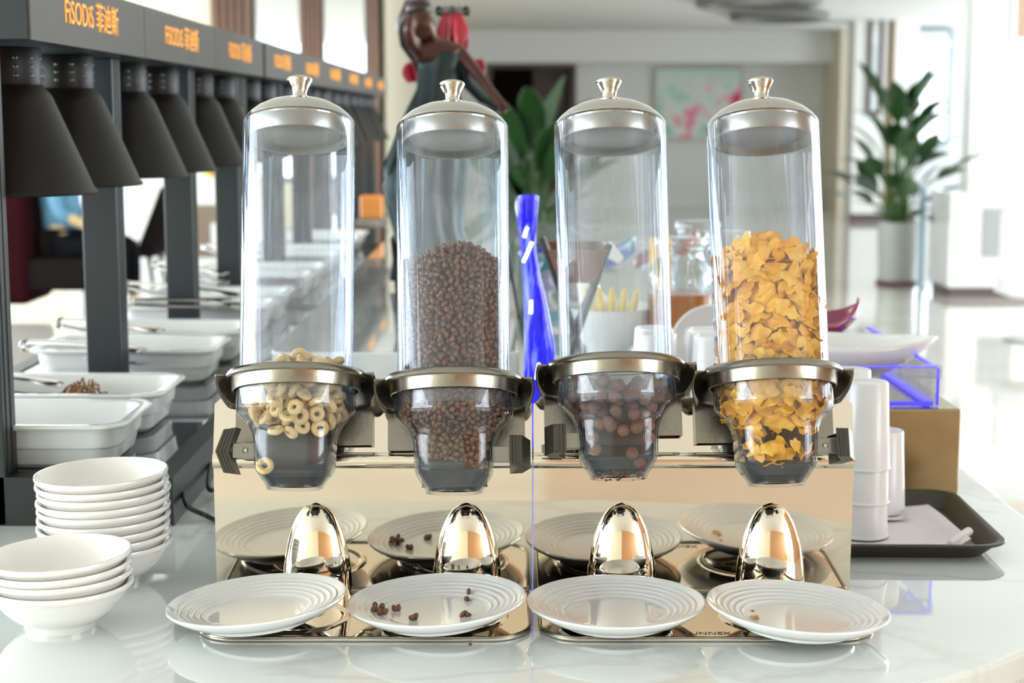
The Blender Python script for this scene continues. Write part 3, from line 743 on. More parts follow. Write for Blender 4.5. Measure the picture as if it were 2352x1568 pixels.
M_bulbon = mat('glowing_bulb', (1, 0.5, 0.2), 0.3, emit=(1.0, 0.30, 0.06, 120.0))
BULB = MB().lathe([(0.0001, -0.120), (0.020, -0.115), (0.033, -0.100), (0.037, -0.085), (0.030, -0.060), (0.018, -0.035), (0.015, -0.005)], 24).build('bulb', M_bulb)
for o in (SHADE, NECK, STUDS, BULB): C.objects.unlink(o)
STL = ['dark heat lamp station beside the bowls with six cone shades and lit lettering', 'middle heat lamp station of the buffet row behind the lamps beside the bowls', 'last heat lamp station of the buffet row with glowing orange bulbs']
for s_i in range(3):
    ys = Y0 + s_i*3*SEG + (0.02 if s_i else 0)
    t = thing('heat_lamp_station', STL[s_i], 'heat lamp', (LX, ys, H0), group='heat lamp stations along the buffet')
    Tm = Matrix.Translation((-LX, -ys, -H0))
    L_ = 3*SEG - 0.012
    fr = MB()
    fr.box(FX0, FX1, ys, ys + 0.03, H0, H0 + FZ, Tm); fr.box(FX0, FX1, ys + L_ - 0.03, ys + L_, H0, H0 + FZ, Tm)
    fr.box(FX0, FX0 + 0.03, ys + 0.03, ys + L_ - 0.03, H0, H0 + FZ, Tm); fr.box(FX1 - 0.03, FX1, ys + 0.03, ys + L_ - 0.03, H0, H0 + FZ, Tm)
    fro = fr.build('base_frame', M_black, t, smooth=False)
    MB().box(FX0 + 0.03, FX1 - 0.03, ys + 0.03, ys + L_ - 0.03, H0 + 0.03, H0 + FZ - 0.003, Tm).build('warming_glass', M_darkglass, fro, smooth=False)
    for k in range(4):
        yk = ys + k*SEG if k < 3 else ys + L_ - 0.056
        yk = yk if (k or not s_i) else ys
        p = MB().box(-0.735, -0.675, yk, yk + 0.056, H0 + (0.0 if (k == 0 and s_i == 0) else 0.06), BZ, Tm).build('post', M_post, t, smooth=False, bevel=0.002)
        gv = MB()
        for gy in (0.014, 0.034): gv.box(-0.675, -0.6738, yk + gy, yk + gy + 0.006, H0 + 0.07, BZ - 0.001, Tm)
        gv.build('groove_strip', M_beam, p, smooth=False)
    bm_ = MB().box(BX0, BX1, ys, ys + L_, BZ, BZ + BH, Tm).build('lamp_beam', M_post, t, smooth=False, bevel=0.0015)
    for k in range(3):
        ya, yb = ys + k*L_/3 + 0.0015, ys + (k+1)*L_/3 - 0.0015
        MB().box(BX1, BX1 + 0.003, ya, yb, BZ + 0.0, BZ + BH, Tm).build('fascia_panel', M_beam, bm_, smooth=False)
        lg = link('lit_lettering', LOGO, bm_, loc=Tm @ Vector((BX1 + 0.0036, (ya+yb)/2 - 0.012, BZ + BH*0.52)), rot=(PI/2, 0, PI/2))
    for k in range(6):
        ly = ys + (k // 2)*SEG + (0.185 if k % 2 == 0 else 0.470)
        so = SHADE.copy(); C.objects.link(so); so.parent = t; so.location = Tm @ Vector((LX, ly, BZ - 0.0535))
        for src in (NECK, STUDS, BULB):
            q = src.copy(); C.objects.link(q); q.parent = so
            if src is BULB and s_i == 2: q.data = src.data.copy(); q.data.materials[0] = M_bulbon
            if src is STUDS: q['kind'] = 'stuff'
# pans
def rrect(hx, hy, r, z, n=6):
    pts = []
    for (cx, cy, a) in ((hx-r, -hy+r, -PI/2), (hx-r, hy-r, 0), (-hx+r, hy-r, PI/2), (-hx+r, -hy+r, PI)):
        pts += [(cx + r*math.cos(a + PI/2*k/n), cy + r*math.sin(a + PI/2*k/n), z) for k in range(n + 1)]
    return pts
hx, hy = 0.170, 0.108
secs = [rrect(hx-0.030, hy-0.030, 0.026, 0.0), rrect(hx-0.024, hy-0.024, 0.030, 0.006), rrect(hx-0.0190, hy-0.0190, 0.032, 0.0270), rrect(hx-0.0215, hy-0.0215, 0.031, 0.0274), rrect(hx-0.0215, hy-0.0215, 0.031, 0.0296), rrect(hx-0.0160, hy-0.0160, 0.032, 0.0300), rrect(hx-0.013, hy-0.013, 0.033, 0.056),
        rrect(hx-0.002, hy-0.002, 0.036, 0.057), rrect(hx, hy, 0.036, 0.0595), rrect(hx, hy, 0.036, 0.0625), rrect(hx-0.002, hy-0.002, 0.036, 0.064), rrect(hx-0.012, hy-0.012, 0.032, 0.064), rrect(hx-0.017, hy-0.017, 0.031, 0.062), rrect(hx-0.0265, hy-0.0265, 0.028, 0.012), rrect(hx-0.032, hy-0.032, 0.022, 0.006)]
PAN = MB().sections(secs, caps=True).build('food_pan', M_pan, ang=30); PAND = PAN.data; bpy.data.objects.remove(PAN)
PANS = []
for k in range(12):
    y = Y0 + (k // 2)*SEG + (0.150 if k % 2 == 0 else 0.395) + (0.055 if k > 1 else 0)
    if k // 2 >= 3: y += 0.02
    o = bpy.data.objects.new('food_pan', PAND); C.objects.link(o)
    o.location = (-0.700 + g.uniform(-.006, .006) + (0.004 if k == 1 else 0), y, H0 + FZ - 0.002); PANS.append(o)
    w_ = 'first' if k == 0 else ORD[k]
    tag(o, 'white rectangular food pan, %s along the heated buffet from the bowls' % w_, 'food pan', 'white pans on the heated buffet')
# noodles in the second pan, scraps in the first and third
M_noodle = mat('brown_noodle', (0.22, 0.09, 0.015), 0.35, 0, 0.4, 200)
b = MB(); c = PANS[1].location
for k in range(46):
    x0, y0 = c.x + 0.022 + g.uniform(-.045, .045), c.y + g.uniform(-.05, .05); a = g.uniform(0, 6.28); pts = []
    for j in range(7):
        a += g.uniform(-.7, .7); x0 += 0.008*math.cos(a); y0 += 0.008*math.sin(a); pts.append((x0, y0, c.z + 0.014 + 0.048*math.exp(-((x0-c.x-.022)/.05)**2)*g.uniform(.5, 1.15)))
    b.tube(pts, 0.0016, 5)
o = b.build('fried_noodles', M_noodle); tag(o, 'tangle of brown fried noodles left in the second pan', 'noodles', kind='stuff')
M_scrap = mat('yellow_scrap', (0.65, 0.42, 0.05), 0.5, 0, 0.3, 200)
for (pi_, lab) in ((0, 'scattered yellow food scraps in the first pan'), (2, 'scattered yellow food scraps in the third pan')):
    b = MB(); c = PANS[pi_].location
    for k in range(9): b.ell((c.x + 0.03 + g.uniform(-.03, .04), c.y + 0.03 + g.uniform(-.02, .03), c.z + 0.0085), (g.uniform(.003, .008), g.uniform(.002, .005), 0.002), 8, 5)
    tag(b.build('food_scraps', M_scrap), lab, 'food scraps', kind='stuff')
# tongs: two sprung arms joined by a bent end, lying across the pans
M_grip = mat('tong_grip_black', (0.02, 0.02, 0.02), 0.4)
def tongs(p0, p1, label, spread=0.012, spoon=False):
    p0, p1 = Vector(p0), Vector(p1); d_ = (p1 - p0); L_ = d_.length; d_.normalize()
    sd = d_.cross(Vector((0, 0, 1))).normalized(); upv = sd.cross(d_)
    t = thing('serving_tongs', label, 'tongs', p0, group='steel tongs on the food pans')
    for s_ in (-1, 1):
        def fn(u, v):
            w_ = 0.0140*(0.75 + 0.25*math.sin(PI*u)) if u < 0.72 else 0.0110 + 0.010*math.sin(PI*(u-0.72)/0.36)
            off = s_*(0.0035 + spread*math.sin(min(1, u*1.3)*PI*0.5) * (1 - 0.55*u)); a = (v - 0.5)*PI
            return d_*(L_*u) + upv*(off + s_*0.0060*math.cos(a)) + sd*(w_*math.sin(a))
        o = MB().grid(fn, 24, 8).build('arm', M_tong, t); m = o.modifiers.new('sheet', 'SOLIDIFY'); m.thickness = 0.0012
    def cap(u, v):
        a = (u - 0.5)*PI; return -d_*(0.007*math.cos(a)) + upv*(0.0110*math.sin(a)) + sd*((v-0.5)*0.026)
    o = MB().grid(cap, 12, 3).build('hinge_bend', M_tong, t); m = o.modifiers.new('sheet', 'SOLIDIFY'); m.thickness = 0.0016
    return t
rimz = H0 + FZ + 0.068
for (a, b_, Ya, Yb, lab) in (
    ((60, 792), (330, 818), 2.90, 2.86, 'steel tongs lying across the third pan rim'),
    ((140, 741), (372, 772), 3.14, 3.10, 'steel tongs lying across the fourth pan rim'),
    ((295, 655), (560, 690), 3.62, 3.58, 'steel tongs with raised end across the fifth pan'),
    ((360, 607), (520, 640), 4.02, 3.95, 'steel tongs leaning on the sixth pan beyond the second post'),
    ((472, 567), (600, 592), 4.45, 4.40, 'steel tongs leaning on the seventh pan beyond the third post'),
    ((-120, 868), (140, 898), 2.48, 2.50, 'steel tongs in the second pan beside the fried noodles')):
    tongs(P(*a, Ya), P(*b_, Yb), lab)
tongs(P(300, 693, 3.30), P(540, 697, 3.34), 'flat steel server resting in the pan under the tongs', 0.004)
# cables
def cable(pts, label):
    ps = [Vector(p) for p in pts]; out = []
    for i in range(len(ps) - 1):
        a, b_, c, d_ = ps[max(i-1, 0)], ps[i], ps[i+1], ps[min(i+2, len(ps)-1)]
        for k in range(8):
            t = k/8; out.append(0.5*((2*b_) + (c-a)*t + (2*a-5*b_+4*c-d_)*t*t + (3*b_-a-3*c+d_)*t**3))
    out.append(ps[-1])
    return tag(MB().tube(out, 0.0036, 10).build('power_cable', M_cable), label, 'cable')
cz = H0 + 0.0038
cable([(-0.451, 2.16, H0 + 0.030), PZ(432, 1163, H0 + 0.022), PZ(470, 1182, H0+0.008), PZ(505, 1198, cz), PZ(560, 1205, cz), PZ(640, 1190, cz)], 'black power cable leaving the lamp base beside the bowls')
cable([(-0.451, 2.36, H0 + 0.028), PZ(480, 1122, H0 + 0.016), PZ(512, 1119, H0+0.012), PZ(560, 1125, cz), PZ(620, 1120, cz)], 'black power cable looping behind the steel stand')

# ------------------------------------------------------------------ tray with cups
tr = thing('serving_tray', 'dark brown serving tray carrying white cups and napkins', 'tray', (0.39, 2.075, H0))
TX, TY = 0.225, 0.150
secs = [rrect(TX-0.022, TY-0.022, 0.030, 0.0), rrect(TX-0.006, TY-0.006, 0.036, 0.016), rrect(TX+0.001, TY+0.001, 0.038, 0.0185), rrect(TX+0.003, TY+0.003, 0.038, 0.0205), rrect(TX+0.0015, TY+0.0015, 0.038, 0.0222), rrect(TX-0.004, TY-0.004, 0.036, 0.0220), rrect(TX-0.010, TY-0.010, 0.034, 0.018), rrect(TX-0.024, TY-0.024, 0.028, 0.0035)]
MB().sections(secs, caps=True).build('tray_shell', M_tray, tr, ang=35)
tr.rotation_euler.z = R(-1.5)
def paper(x0, x1, y0, y1, z, curl, seed):
    gg = random.Random(seed)
    def fn(u, v):
        x, y = x0 + (x1-x0)*u, y0 + (y1-y0)*v
        zz = z + 0.0012*math.sin(u*9+seed)*math.sin(v*7) + 0.0012
        k = max(0, (u - 0.86)/0.14); zz += curl*k*k*(1 - 0.75*v); x -= 0.35*curl*k*k*(1-v)
        return (x, y, zz)
    return MB().grid(fn, 28, 20)
o = paper(0.20, 0.578, 1.955, 2.185, H0 + 0.0045, 0.016, 1).build('napkin_sheet', M_napkin); m = o.modifiers.new('paper', 'SOLIDIFY'); m.thickness = 0.0006
tag(o, 'white paper napkin sheet lining the tray, one corner curled up', 'napkin')
o = paper(0.40, 0.535, 2.10, 2.205, H0 + 0.0075, 0.010, 3).build('napkin_sheet', M_napkin); m = o.modifiers.new('paper', 'SOLIDIFY'); m.thickness = 0.0006
tag(o, 'smaller folded napkin lying under the single cup at the back of the tray', 'napkin')
# rolled corner of the napkin
o = MB().tube([(0.548, 1.962, H0+0.012), (0.560, 1.975, H0+0.014), (0.574, 1.992, H0+0.016), (0.584, 2.006, H0+0.017)], [0.0045, 0.006, 0.0065, 0.006], 14).build('napkin_roll', M_napkin)
tag(o, 'small rolled white napkin at the tray corner', 'napkin')
CUPH, STEP = 0.112, 0.044
cup = [(0.0001, CUPH - 0.002), (0.0215, CUPH - 0.002), (0.0222, CUPH), (0.0250, CUPH), (0.0262, CUPH - 0.0025), (0.0305, 0.012), (0.0308, 0.0035), (0.0320, 0.0030), (0.0324, 0.0015), (0.0318, 0.0), (0.0302, 0.0), (0.0295, 0.006), (0.0245, CUPH - 0.008), (0.0001, CUPH - 0.008)]
CUP = MB().lathe(cup, 56).build('tumbler', M_cup, ang=35); CUPD = CUP.data; bpy.data.objects.remove(CUP)
stacks = [(0.452, 2.022, 3, 'front stack on the tray beside the cornflakes'), (0.505, 2.150, 1, 'single cup at the back of the tray'), (0.452, 2.120, 3, 'stack right behind the front stack of the tray'),
          (0.268, 2.130, 4, 'stack x'), (0.268, 2.200, 4, 'rear stack in the gap beside the cornflakes'), (0.340, 2.180, 4, 'stack behind the cornflake canister'),
          (0.196, 2.150, 4, 'stack behind the chocolate ball canister'), (0.196, 2.215, 4, 'rear stack behind the chocolate ball canister'), (0.340, 2.060, 2, 'short stack hidden behind the cornflake hopper')]
stacks[3] = (0.268, 2.130, 4, 'front stack in the gap beside the cornflakes')
for (x, y, n, word) in stacks:
    for k in range(n):
        o = bpy.data.objects.new('tumbler', CUPD); C.objects.link(o)
        o.location = (x + g.uniform(-.0008, .0008), y + g.uniform(-.0008, .0008), H0 + 0.0092 + STEP*k)
        if n == 1: lab = 'upside-down white cup standing alone at the back of the tray'
        else: lab = 'inverted white cup, %s of the %s' % (('lowest', 'topmost') [k] if n == 2 else ('lowest', 'middle', 'topmost')[k] if n == 3 else ('lowest', 'second lowest', 'second highest', 'topmost')[k], word)
        tag(o, lab, 'cup', 'upside-down white cups on the tray')

# ------------------------------------------------------------------ brass box, blue-lit acrylic tray, boat dish
bxo = thing('brass_riser', 'aged brass riser box under the blue-lit acrylic tray', 'riser', (0.45, 2.28, H0))
MB().box(-0.12, 0.196, 0, 0.49, 0, 0.126).build('box_shell', M_brass, bxo, smooth=False, bevel=0.003)
M_blue_edge = mat('blue_lit_edge', (0.05, 0.05, 0.9), 0.3, emit=(0.07, 0.05, 1.0, 1.9))
M_blue_acryl = clear_mat('blue_tinted_acrylic', (0.95, 0.955, 0.96), 0.006, 0.03, 0.5, 0.02, (0.8, 0.8, 0.82), (60, 60, 60), (0.75, 0.77, 0.82))
at = thing('acrylic_tray', 'clear acrylic tray with glowing blue edges on the brass riser', 'acrylic tray', (0.45, 2.30, H0 + 0.1275))
for nm, bx_ in (('front_pane', (-0.10, 0.165, 0.0, 0.006, 0.0, 0.055)), ('side_pane', (0.159, 0.165, 0.006, 0.44, 0.0, 0.055)), ('side_pane', (-0.10, -0.094, 0.006, 0.44, 0.0, 0.055)), ('back_pane', (-0.094, 0.159, 0.434, 0.44, 0.0, 0.055))):
    MB().box(*bx_).build(nm, M_blue_acryl, at, smooth=False)
for nm, bx_ in (('lit_edge', (-0.10, 0.165, -0.0005, 0.0065, 0.0552, 0.0570)), ('lit_edge', (0.1585, 0.1655, 0.007, 0.44, 0.0552, 0.0575)), ('lit_edge', (-0.10, 0.160, -0.002, -0.0005, 0.0, 0.006)), ('lit_edge', (0.1655, 0.168, -0.001, 0.006, 0.0, 0.0552)), ('lit_edge', (0.150, 0.1585, 0.008, 0.43, 0.0002, 0.005)), ('lit_edge', (-0.1005, -0.0935, 0.007, 0.44, 0.0552, 0.0575))):
    MB().box(*bx_).build(nm, M_blue_edge, at, smooth=False)
MB().box(0.112, 0.171, -0.003, 0.020, 0.040, 0.0582).build('corner_guard', clear_mat('milky_corner', (0.92, 0.92, 0.93), 0.25, 0.2, 0.4, 0.05, (0.8, 0.8, 0.82), (60, 60, 60), (0.75, 0.75, 0.8)), at, smooth=False)
# boat dish: long pointed white dish resting on the tray edges
def boat(u, v):
    # u along, v across; outer shell
    s = (u - 0.5)*2; a = (v - 0.5)*PI
    wv = 0.085*(1 - abs(s)**2.3)**0.75
    z = 0.060*(1 - math.cos(a)*(1 - abs(s)**2.4)) + 0.016*max(0, s)**2 + 0.018*max(0, -s)**2
    return (s*0.165, wv*math.sin(a), z)
dsh = MB().grid(boat, 40, 24).build('boat_dish', M_porc, loc=(0.475, 2.45, H0 + 0.145), rot=(0, R(3), R(-8)))
m = dsh.modifiers.new('wall', 'SOLIDIFY'); m.thickness = 0.006; m.offset = 1
tag(dsh, 'white pointed boat-shaped dish lying over the blue-lit acrylic tray', 'dish')

# art-glass bowls: folded coloured leaves of glass
def glass_leaf(name, loc, size, rot, col, col2, label, emit=None):
    m, nt, N, L, bs = nodes(name + '_glass'); bs.inputs['Roughness'].default_value = 0.08; bs.inputs['Coat Weight'].default_value = 1.0
    tc = N.new('ShaderNodeTexCoord'); nz = N.new('ShaderNodeTexNoise'); nz.inputs['Scale'].default_value = 14; L.new(tc.outputs['Object'], nz.inputs['Vector'])
    cr = N.new('ShaderNodeMix'); cr.data_type = 'RGBA'; cr.inputs[6].default_value = col + (1,); cr.inputs[7].default_value = col2 + (1,)
    mr = N.new('ShaderNodeMapRange'); mr.inputs[1].default_value = 0.42; mr.inputs[2].default_value = 0.62; L.new(nz.outputs['Fac'], mr.inputs[0]); L.new(mr.outputs[0], cr.inputs[0]); L.new(cr.outputs[2], bs.inputs['Base Color'])
    bs.inputs['Transmission Weight'].default_value = 0.25
    def fn(u, v):
        s = (u - 0.5)*2; a = (v - 0.5)*2
        wv = 0.5*(1 - abs(s)**2.6)**0.6
        return (s*size, a*wv*size*0.75, size*(0.42*a*a*(1-0.3*s*s) + 0.30*s*s*s + 0.12*s*s + 0.05*math.sin(5*s)*a))
    o = MB().grid(fn, 30, 14).build(name, m, loc=loc, rot=rot); md = o.modifiers.new('glass', 'SOLIDIFY'); md.thickness = size*0.06
    return tag(o, label, 'glass bowl')
p = P(1925, 752, 2.62); glass_leaf('glass_leaf_bowl', (p.x - 0.03, p.y, p.z - 0.02), 0.075, (R(8), R(-10), R(10)), (0.28, 0.005, 0.07), (0.45, 0.02, 0.10), 'magenta art-glass leaf bowl with upturned tip behind the boat dish')

# ------------------------------------------------------------------ things on the display step and the back of the island
# bronze statue of a dancer with red flower lamp
SY = 4.0
M_bronze = mat('dark_bronze', (0.045, 0.036, 0.032), 0.30, 0.6, 0.5, 14, 0.05, 60)
M_robe = mat('verdigris_robe', (0.010, 0.026, 0.027), 0.34, 0.4, 0.5, 9, 0.08, 40)
M_skinb = mat('brown_patina', (0.075, 0.024, 0.015), 0.28, 0.4, 0.4, 14)
M_red = mat('red_petal_glass', (0.50, 0.012, 0.035), 0.3, 0, 0.35, 18, coat=0.4)
M_lace = mat('black_lace_edge', (0.01, 0.01, 0.012), 0.5)
sx0 = P(1000, 650, SY)
sta = thing('dancer_statue', 'dark bronze statue of a robed dancer with red flower lamp on the marble step', 'statue', (sx0.x, SY, RZ))
inv = Matrix.Translation(-Vector((sx0.x, SY, RZ)))
def S(px_, py_, dy=0.0): return inv @ P(px_, py_, SY + dy)
k_ = 4.0/3700
MB().lathe([(0.0001, 0.0), (0.095, 0.0), (0.098, 0.006), (0.090, 0.020), (0.080, 0.030), (0.078, 0.045), (0.0001, 0.047)], 40).build('base', M_lace, sta)
b = MB()
path = [((1002, 640), 72), ((992, 580), 80), ((982, 520), 74), ((975, 450), 82), ((980, 380), 88), ((992, 310), 74), ((1000, 250), 58), ((1006, 205), 46), ((1012, 165), 48), ((1018, 130), 52), ((1012, 108), 40), ((1000, 92), 24)]
secs = []
for i, (pp, r) in enumerate(path):
    c = S(*pp); ring = []
    for j in range(48):
        a = 2*PI*j/48; fold = 1 + (0.10 if i < 7 else 0.03)*math.sin(9*a + i*0.5) + 0.05*math.sin(4*a + 1)
        ring.append((c.x + r*k_*fold*math.cos(a), c.y + 0.75*r*k_*fold*math.sin(a), c.z))
    secs.append(ring)
b.sections(secs, caps=True); b.build('robe', M_robe, sta, ang=80)
V = [S(1003, 150), S(1003, 110), S(990, 92), S(972, 58, -0.02), S(960, 20, -0.02), S(1052, 118), S(1092, 165, -0.02), S(1128, 212, -0.04), S(1150, 236, -0.05), S(1170, 252, -0.06), S(962, 118, -0.03), S(945, 100, -0.07), S(938, 62, -0.08), S(944, 32, -0.07), S(1160, 262, -0.05), S(1148, 258, -0.06)]
E = [(0, 1), (1, 2), (2, 3), (3, 4), (1, 5), (5, 6), (6, 7), (7, 8), (8, 9), (1, 10), (10, 11), (11, 12), (12, 13), (8, 14), (8, 15)]
rad = [46, 36, 17, 30, 22, 20, 15, 12, 9, 4, 18, 14, 11, 6, 4, 4]
skin('figure', V, E, [r*k_ for r in rad], M_skinb, sta, 2, 0)
b = MB()
b.tube([S(985, 8, 0.01), S(948, 20, 0.02), S(932, 55, 0.02), S(936, 100, 0.03), S(960, 140, 0.05), S(975, 200, 0.06)], [20*k_, 26*k_, 24*k_, 18*k_, 14*k_, 6*k_], 14)
b.ell(tuple(S(962, 20, 0.0)), (30*k_, 30*k_, 24*k_)); b.build('hair', M_bronze, sta)
b = MB().tube([S(962, 250, -0.03), S(930, 320, -0.02), S(905, 380, -0.01), S(895, 430, 0), S(905, 490, 0), S(920, 540, 0.0), S(910, 600, 0.02), S(905, 640, 0.03)], [20*k_, 30*k_, 26*k_, 22*k_, 20*k_, 22*k_, 16*k_, 20*k_], 16, flat=0.6)
b.build('trailing_sash', M_robe, sta)
b = MB().tube([S(1050, 120, 0.0), S(1075, 190, 0.02), S(1110, 225, 0.03), S(1150, 250, 0.02), S(1120, 262, 0.02), S(1060, 262, 0.0), S(1010, 255, 0)], [20*k_, 30*k_, 28*k_, 16*k_, 24*k_, 30*k_, 30*k_], 14, flat=0.5)
b.build('sleeve_drape', M_robe, sta)
def petal(c, w_, h_, yaw, lean, name='petal', m=M_red):
    Mx = Matrix.Translation(c) @ Matrix.Rotation(yaw, 4, 'Z') @ Matrix.Rotation(lean, 4, 'X')
    def fn(u, v):
        s = (u - 0.5)*2; ww_ = w_*(math.sin(PI*min(1, 0.18 + 0.62*v)))
        return Mx @ Vector((s*ww_, 0.35*w_*(s*s) - 0.4*h_*v*v*0.3, h_*v + 0.05*h_*math.sin(s*9)*(v**4)))
    o = MB().grid(fn, 16, 14).build(name, m, sta); md = o.modifiers.new('thick', 'SOLIDIFY'); md.thickness = 0.003
    return o
fc = S(1040, 128, 0.10)
for k in range(6):
    po = petal(fc + Vector((0.030*math.cos(k*PI/3), 0.030*math.sin(k*PI/3), 0)), 0.045, 0.105, k*PI/3 + PI/2, R(-14))
    lace = MB()
    for j in range(7):
        s = (j/6 - 0.5)*1.5; c0 = Vector((0.034*math.cos(k*PI/3), 0.034*math.sin(k*PI/3), 0.108)) + Matrix.Rotation(k*PI/3 + PI/2, 3, 'Z') @ Vector((s*0.032, 0, 0))
        lace.grid(lambda u, v: tuple(fc + c0 + Vector(((0.007 + 0.0016*math.cos(2*PI*v))*math.cos(2*PI*u)*math.sin(k*PI/3+PI/2), (0.007 + 0.0016*math.cos(2*PI*v))*math.cos(2*PI*u)*-math.cos(k*PI/3+PI/2), (0.008 + 0.0016*math.cos(2*PI*v))*math.sin(2*PI*u) + 0.004*(j % 2)))), 12, 5, True, True)
    lace.build('lace_trim', M_lace, po)
for (pp, w_, h_, yaw, lean) in (((952, 188), 0.026, 0.05, 0.5, -0.4), ((1078, 192), 0.034, 0.062, -0.4, -0.3), ((940, 82), 0.02, 0.05, 0.7, 0.2), ((1094, 178), 0.02, 0.045, -0.9, -0.2)):
    petal(S(pp[0], pp[1], 0.06), w_, h_, yaw, lean)

# blue-lit acrylic twist with short emissive white strands
m, nt, N, L, bs = nodes('blue_lit_acrylic')
tc = N.new('ShaderNodeTexCoord'); mp = N.new('ShaderNodeMapping'); mp.inputs['Scale'].default_value = (70, 70, 12); L.new(tc.outputs['Object'], mp.inputs[0])
nz = N.new('ShaderNodeTexNoise'); nz.inputs['Scale'].default_value = 1.0; nz.inputs['Detail'].default_value = 5; L.new(mp.outputs[0], nz.inputs['Vector'])
cr = N.new('ShaderNodeValToRGB'); cr.color_ramp.elements[0].position = 0.30; cr.color_ramp.elements[0].color = (0.004, 0.002, 0.18, 1)
cr.color_ramp.elements[1].position = 0.80; cr.color_ramp.elements[1].color = (0.45, 0.62, 1.0, 1)
e = cr.color_ramp.elements.new(0.52); e.color = (0.006, 0.001, 0.9, 1)
L.new(nz.outputs['Fac'], cr.inputs[0]); L.new(cr.outputs[0], bs.inputs['Emission Color']); bs.inputs['Emission Strength'].default_value = 2.0
bs.inputs['Base Color'].default_value = (0.01, 0.01, 0.25, 1); bs.inputs['Roughness'].default_value = 0.06; bs.inputs['Coat Weight'].default_value = 1.0
M_led = m
TY_ = 2.56
base_p = P(1240, 1000, TY_)
tw = thing('acrylic_twist', 'tall twisted blue-lit acrylic column with bright white strands behind the dispensers', 'acrylic sculpture', (base_p.x, TY_, H0))
prf = [(1242, None, 30), (1240, 985, 29), (1238, 890, 28), (1240, 800, 28), (1232, 720, 22), (1222, 640, 16), (1213, 570, 13), (1211, 520, 17), (1210, 470, 21), (1212, 452, 20)]
secs = []; kk = 1.3*TY_/3700
for i, (px_, py_, r) in enumerate(prf):
    c = P(px_, py_, TY_) if py_ else Vector((base_p.x, TY_, H0 + 0.002)); tws = i*0.33
    ring = []
    for j in range(32):
        a = 2*PI*j/32; ca, sa = math.cos(a), math.sin(a); ex = r*kk*sgn(ca)*abs(ca)**0.7; ey = r*kk*0.5*sgn(sa)*abs(sa)**0.7
        ring.append((c.x - base_p.x + ex, c.y - TY_ + ey, c.z - H0 + 0.004*math.sin(a + tws)))
    secs.append(ring)
MB().sections(secs, caps=True).build('blue_column', M_led, tw, ang=60)
MB().lathe([(0.0001, 0), (0.036, 0), (0.038, 0.004), (0.036, 0.012), (0.0001, 0.012)], 40).build('led_base', M_black, tw)
M_bright_strand = mat('bright_strand', (0.9, 0.95, 1), 0.4, emit=(0.85, 0.92, 1.0, 6.0))
for pl in (((1202, 602), (1212, 580), (1222, 556)), ((1204, 545), (1208, 530), (1212, 522)), ((1220, 690), (1219, 720)), ((1232, 870), (1238, 835))):
    pts = [P(a, b_, TY_ - 0.024) - Vector((base_p.x, TY_, H0)) for a, b_ in pl]
    MB().tube(pts, 0.0026, 8).build('bright_strand', M_bright_strand, tw)

# black tilted sign holder behind the chocolate rice canister
ez = thing('sign_easel', 'black tilted sign board seen edge-on on the marble step', 'sign holder', (0, 0, 0))
p1, p2 = P(1196, 745, 3.35), P(1166, 560, 3.42)
def edge_board(pa, pb, w_, th_):
    dv = (pb - pa).normalized(); nx = Vector((0, 1, 0)); pts = []
    b = MB(); off = dv.cross(nx).normalized()*th_
    vs = [pa, pa + off, pa + off + nx*w_, pa + nx*w_, pb, pb + off, pb + off + nx*w_, pb + nx*w_]
    return b.add([tuple(v) for v in vs], [(0,3,2,1),(4,5,6,7),(0,1,5,4),(1,2,6,5),(2,3,7,6),(3,0,4,7)])
p1.z = RZ + 0.001
edge_board(p1, p2, 0.16, 0.006).build('board', M_black, ez, smooth=False)
p3 = Vector((p1.x - 0.10, p1.y, RZ + 0.001)); edge_board(p3, p2 - Vector((0.004, 0, 0.004)), 0.16, 0.004).build('back_stay', M_black, ez, smooth=False)
ez2 = thing('sign_easel', 'black sign board standing beside the statue foot on the step', 'sign holder', (0, 0, 0))
q1, q2 = Vector((P(918, 690, 3.5).x, 3.5, RZ + 0.001)), P(903, 545, 3.5)
edge_board(q1, q2, 0.13, 0.006).build('board', M_black, ez2, smooth=False)
edge_board(Vector((q1.x + 0.075, 3.5, RZ + 0.001)), q2 + Vector((0.004, 0, -0.004)), 0.13, 0.004).build('back_stay', M_black, ez2, smooth=False)

# folding cross-legged stand with a shallow brown basket
M_wicker = mat('brown_wicker', (0.22, 0.12, 0.07), 0.6, 0, 0.4, 120, 0.4, 300)
X0 = 2.66; kx = X0/3700
cs = thing('cross_leg_basket', 'brown basket on dark crossed legs beside the blue column', 'basket stand', (0, 0, 0))
cpt = P(1330, 690, X0); zb = H0
def leg(a, b_, dy):
    MB().tube([Vector((P(a[0], a[1], X0).x, X0 + dy, zb + 0.003)), P(b_[0], b_[1], X0 + dy)], 0.006, 8).build('leg', M_black, cs)
for dy in (0.0, 0.16):
    leg((1238, 900), (1400, 560), dy); leg((1410, 900), (1244, 545), dy)
zt = P(1320, 600, X0).z; xl, xr = P(1256, 600, X0).x, P(1395, 600, X0).x
secs = [[(x, y, zt - 0.035) for x, y in ((xl+.02, X0-.01), (xr-.02, X0-.01), (xr-.02, X0+.17), (xl+.02, X0+.17))], [(x, y, zt + 0.02) for x, y in ((xl, X0-.02), (xr, X0-.02), (xr, X0+.18), (xl, X0+.18))], [(x, y, zt + 0.02) for x, y in ((xl+.006, X0-.014), (xr-.006, X0-.014), (xr-.006, X0+.174), (xl+.006, X0+.174))], [(x, y, zt - 0.028) for x, y in ((xl+.024, X0-.006), (xr-.024, X0-.006), (xr-.024, X0+.166), (xl+.024, X0+.166))]]
MB().sections(secs, caps=True).build('basket', M_wicker, cs, smooth=False)

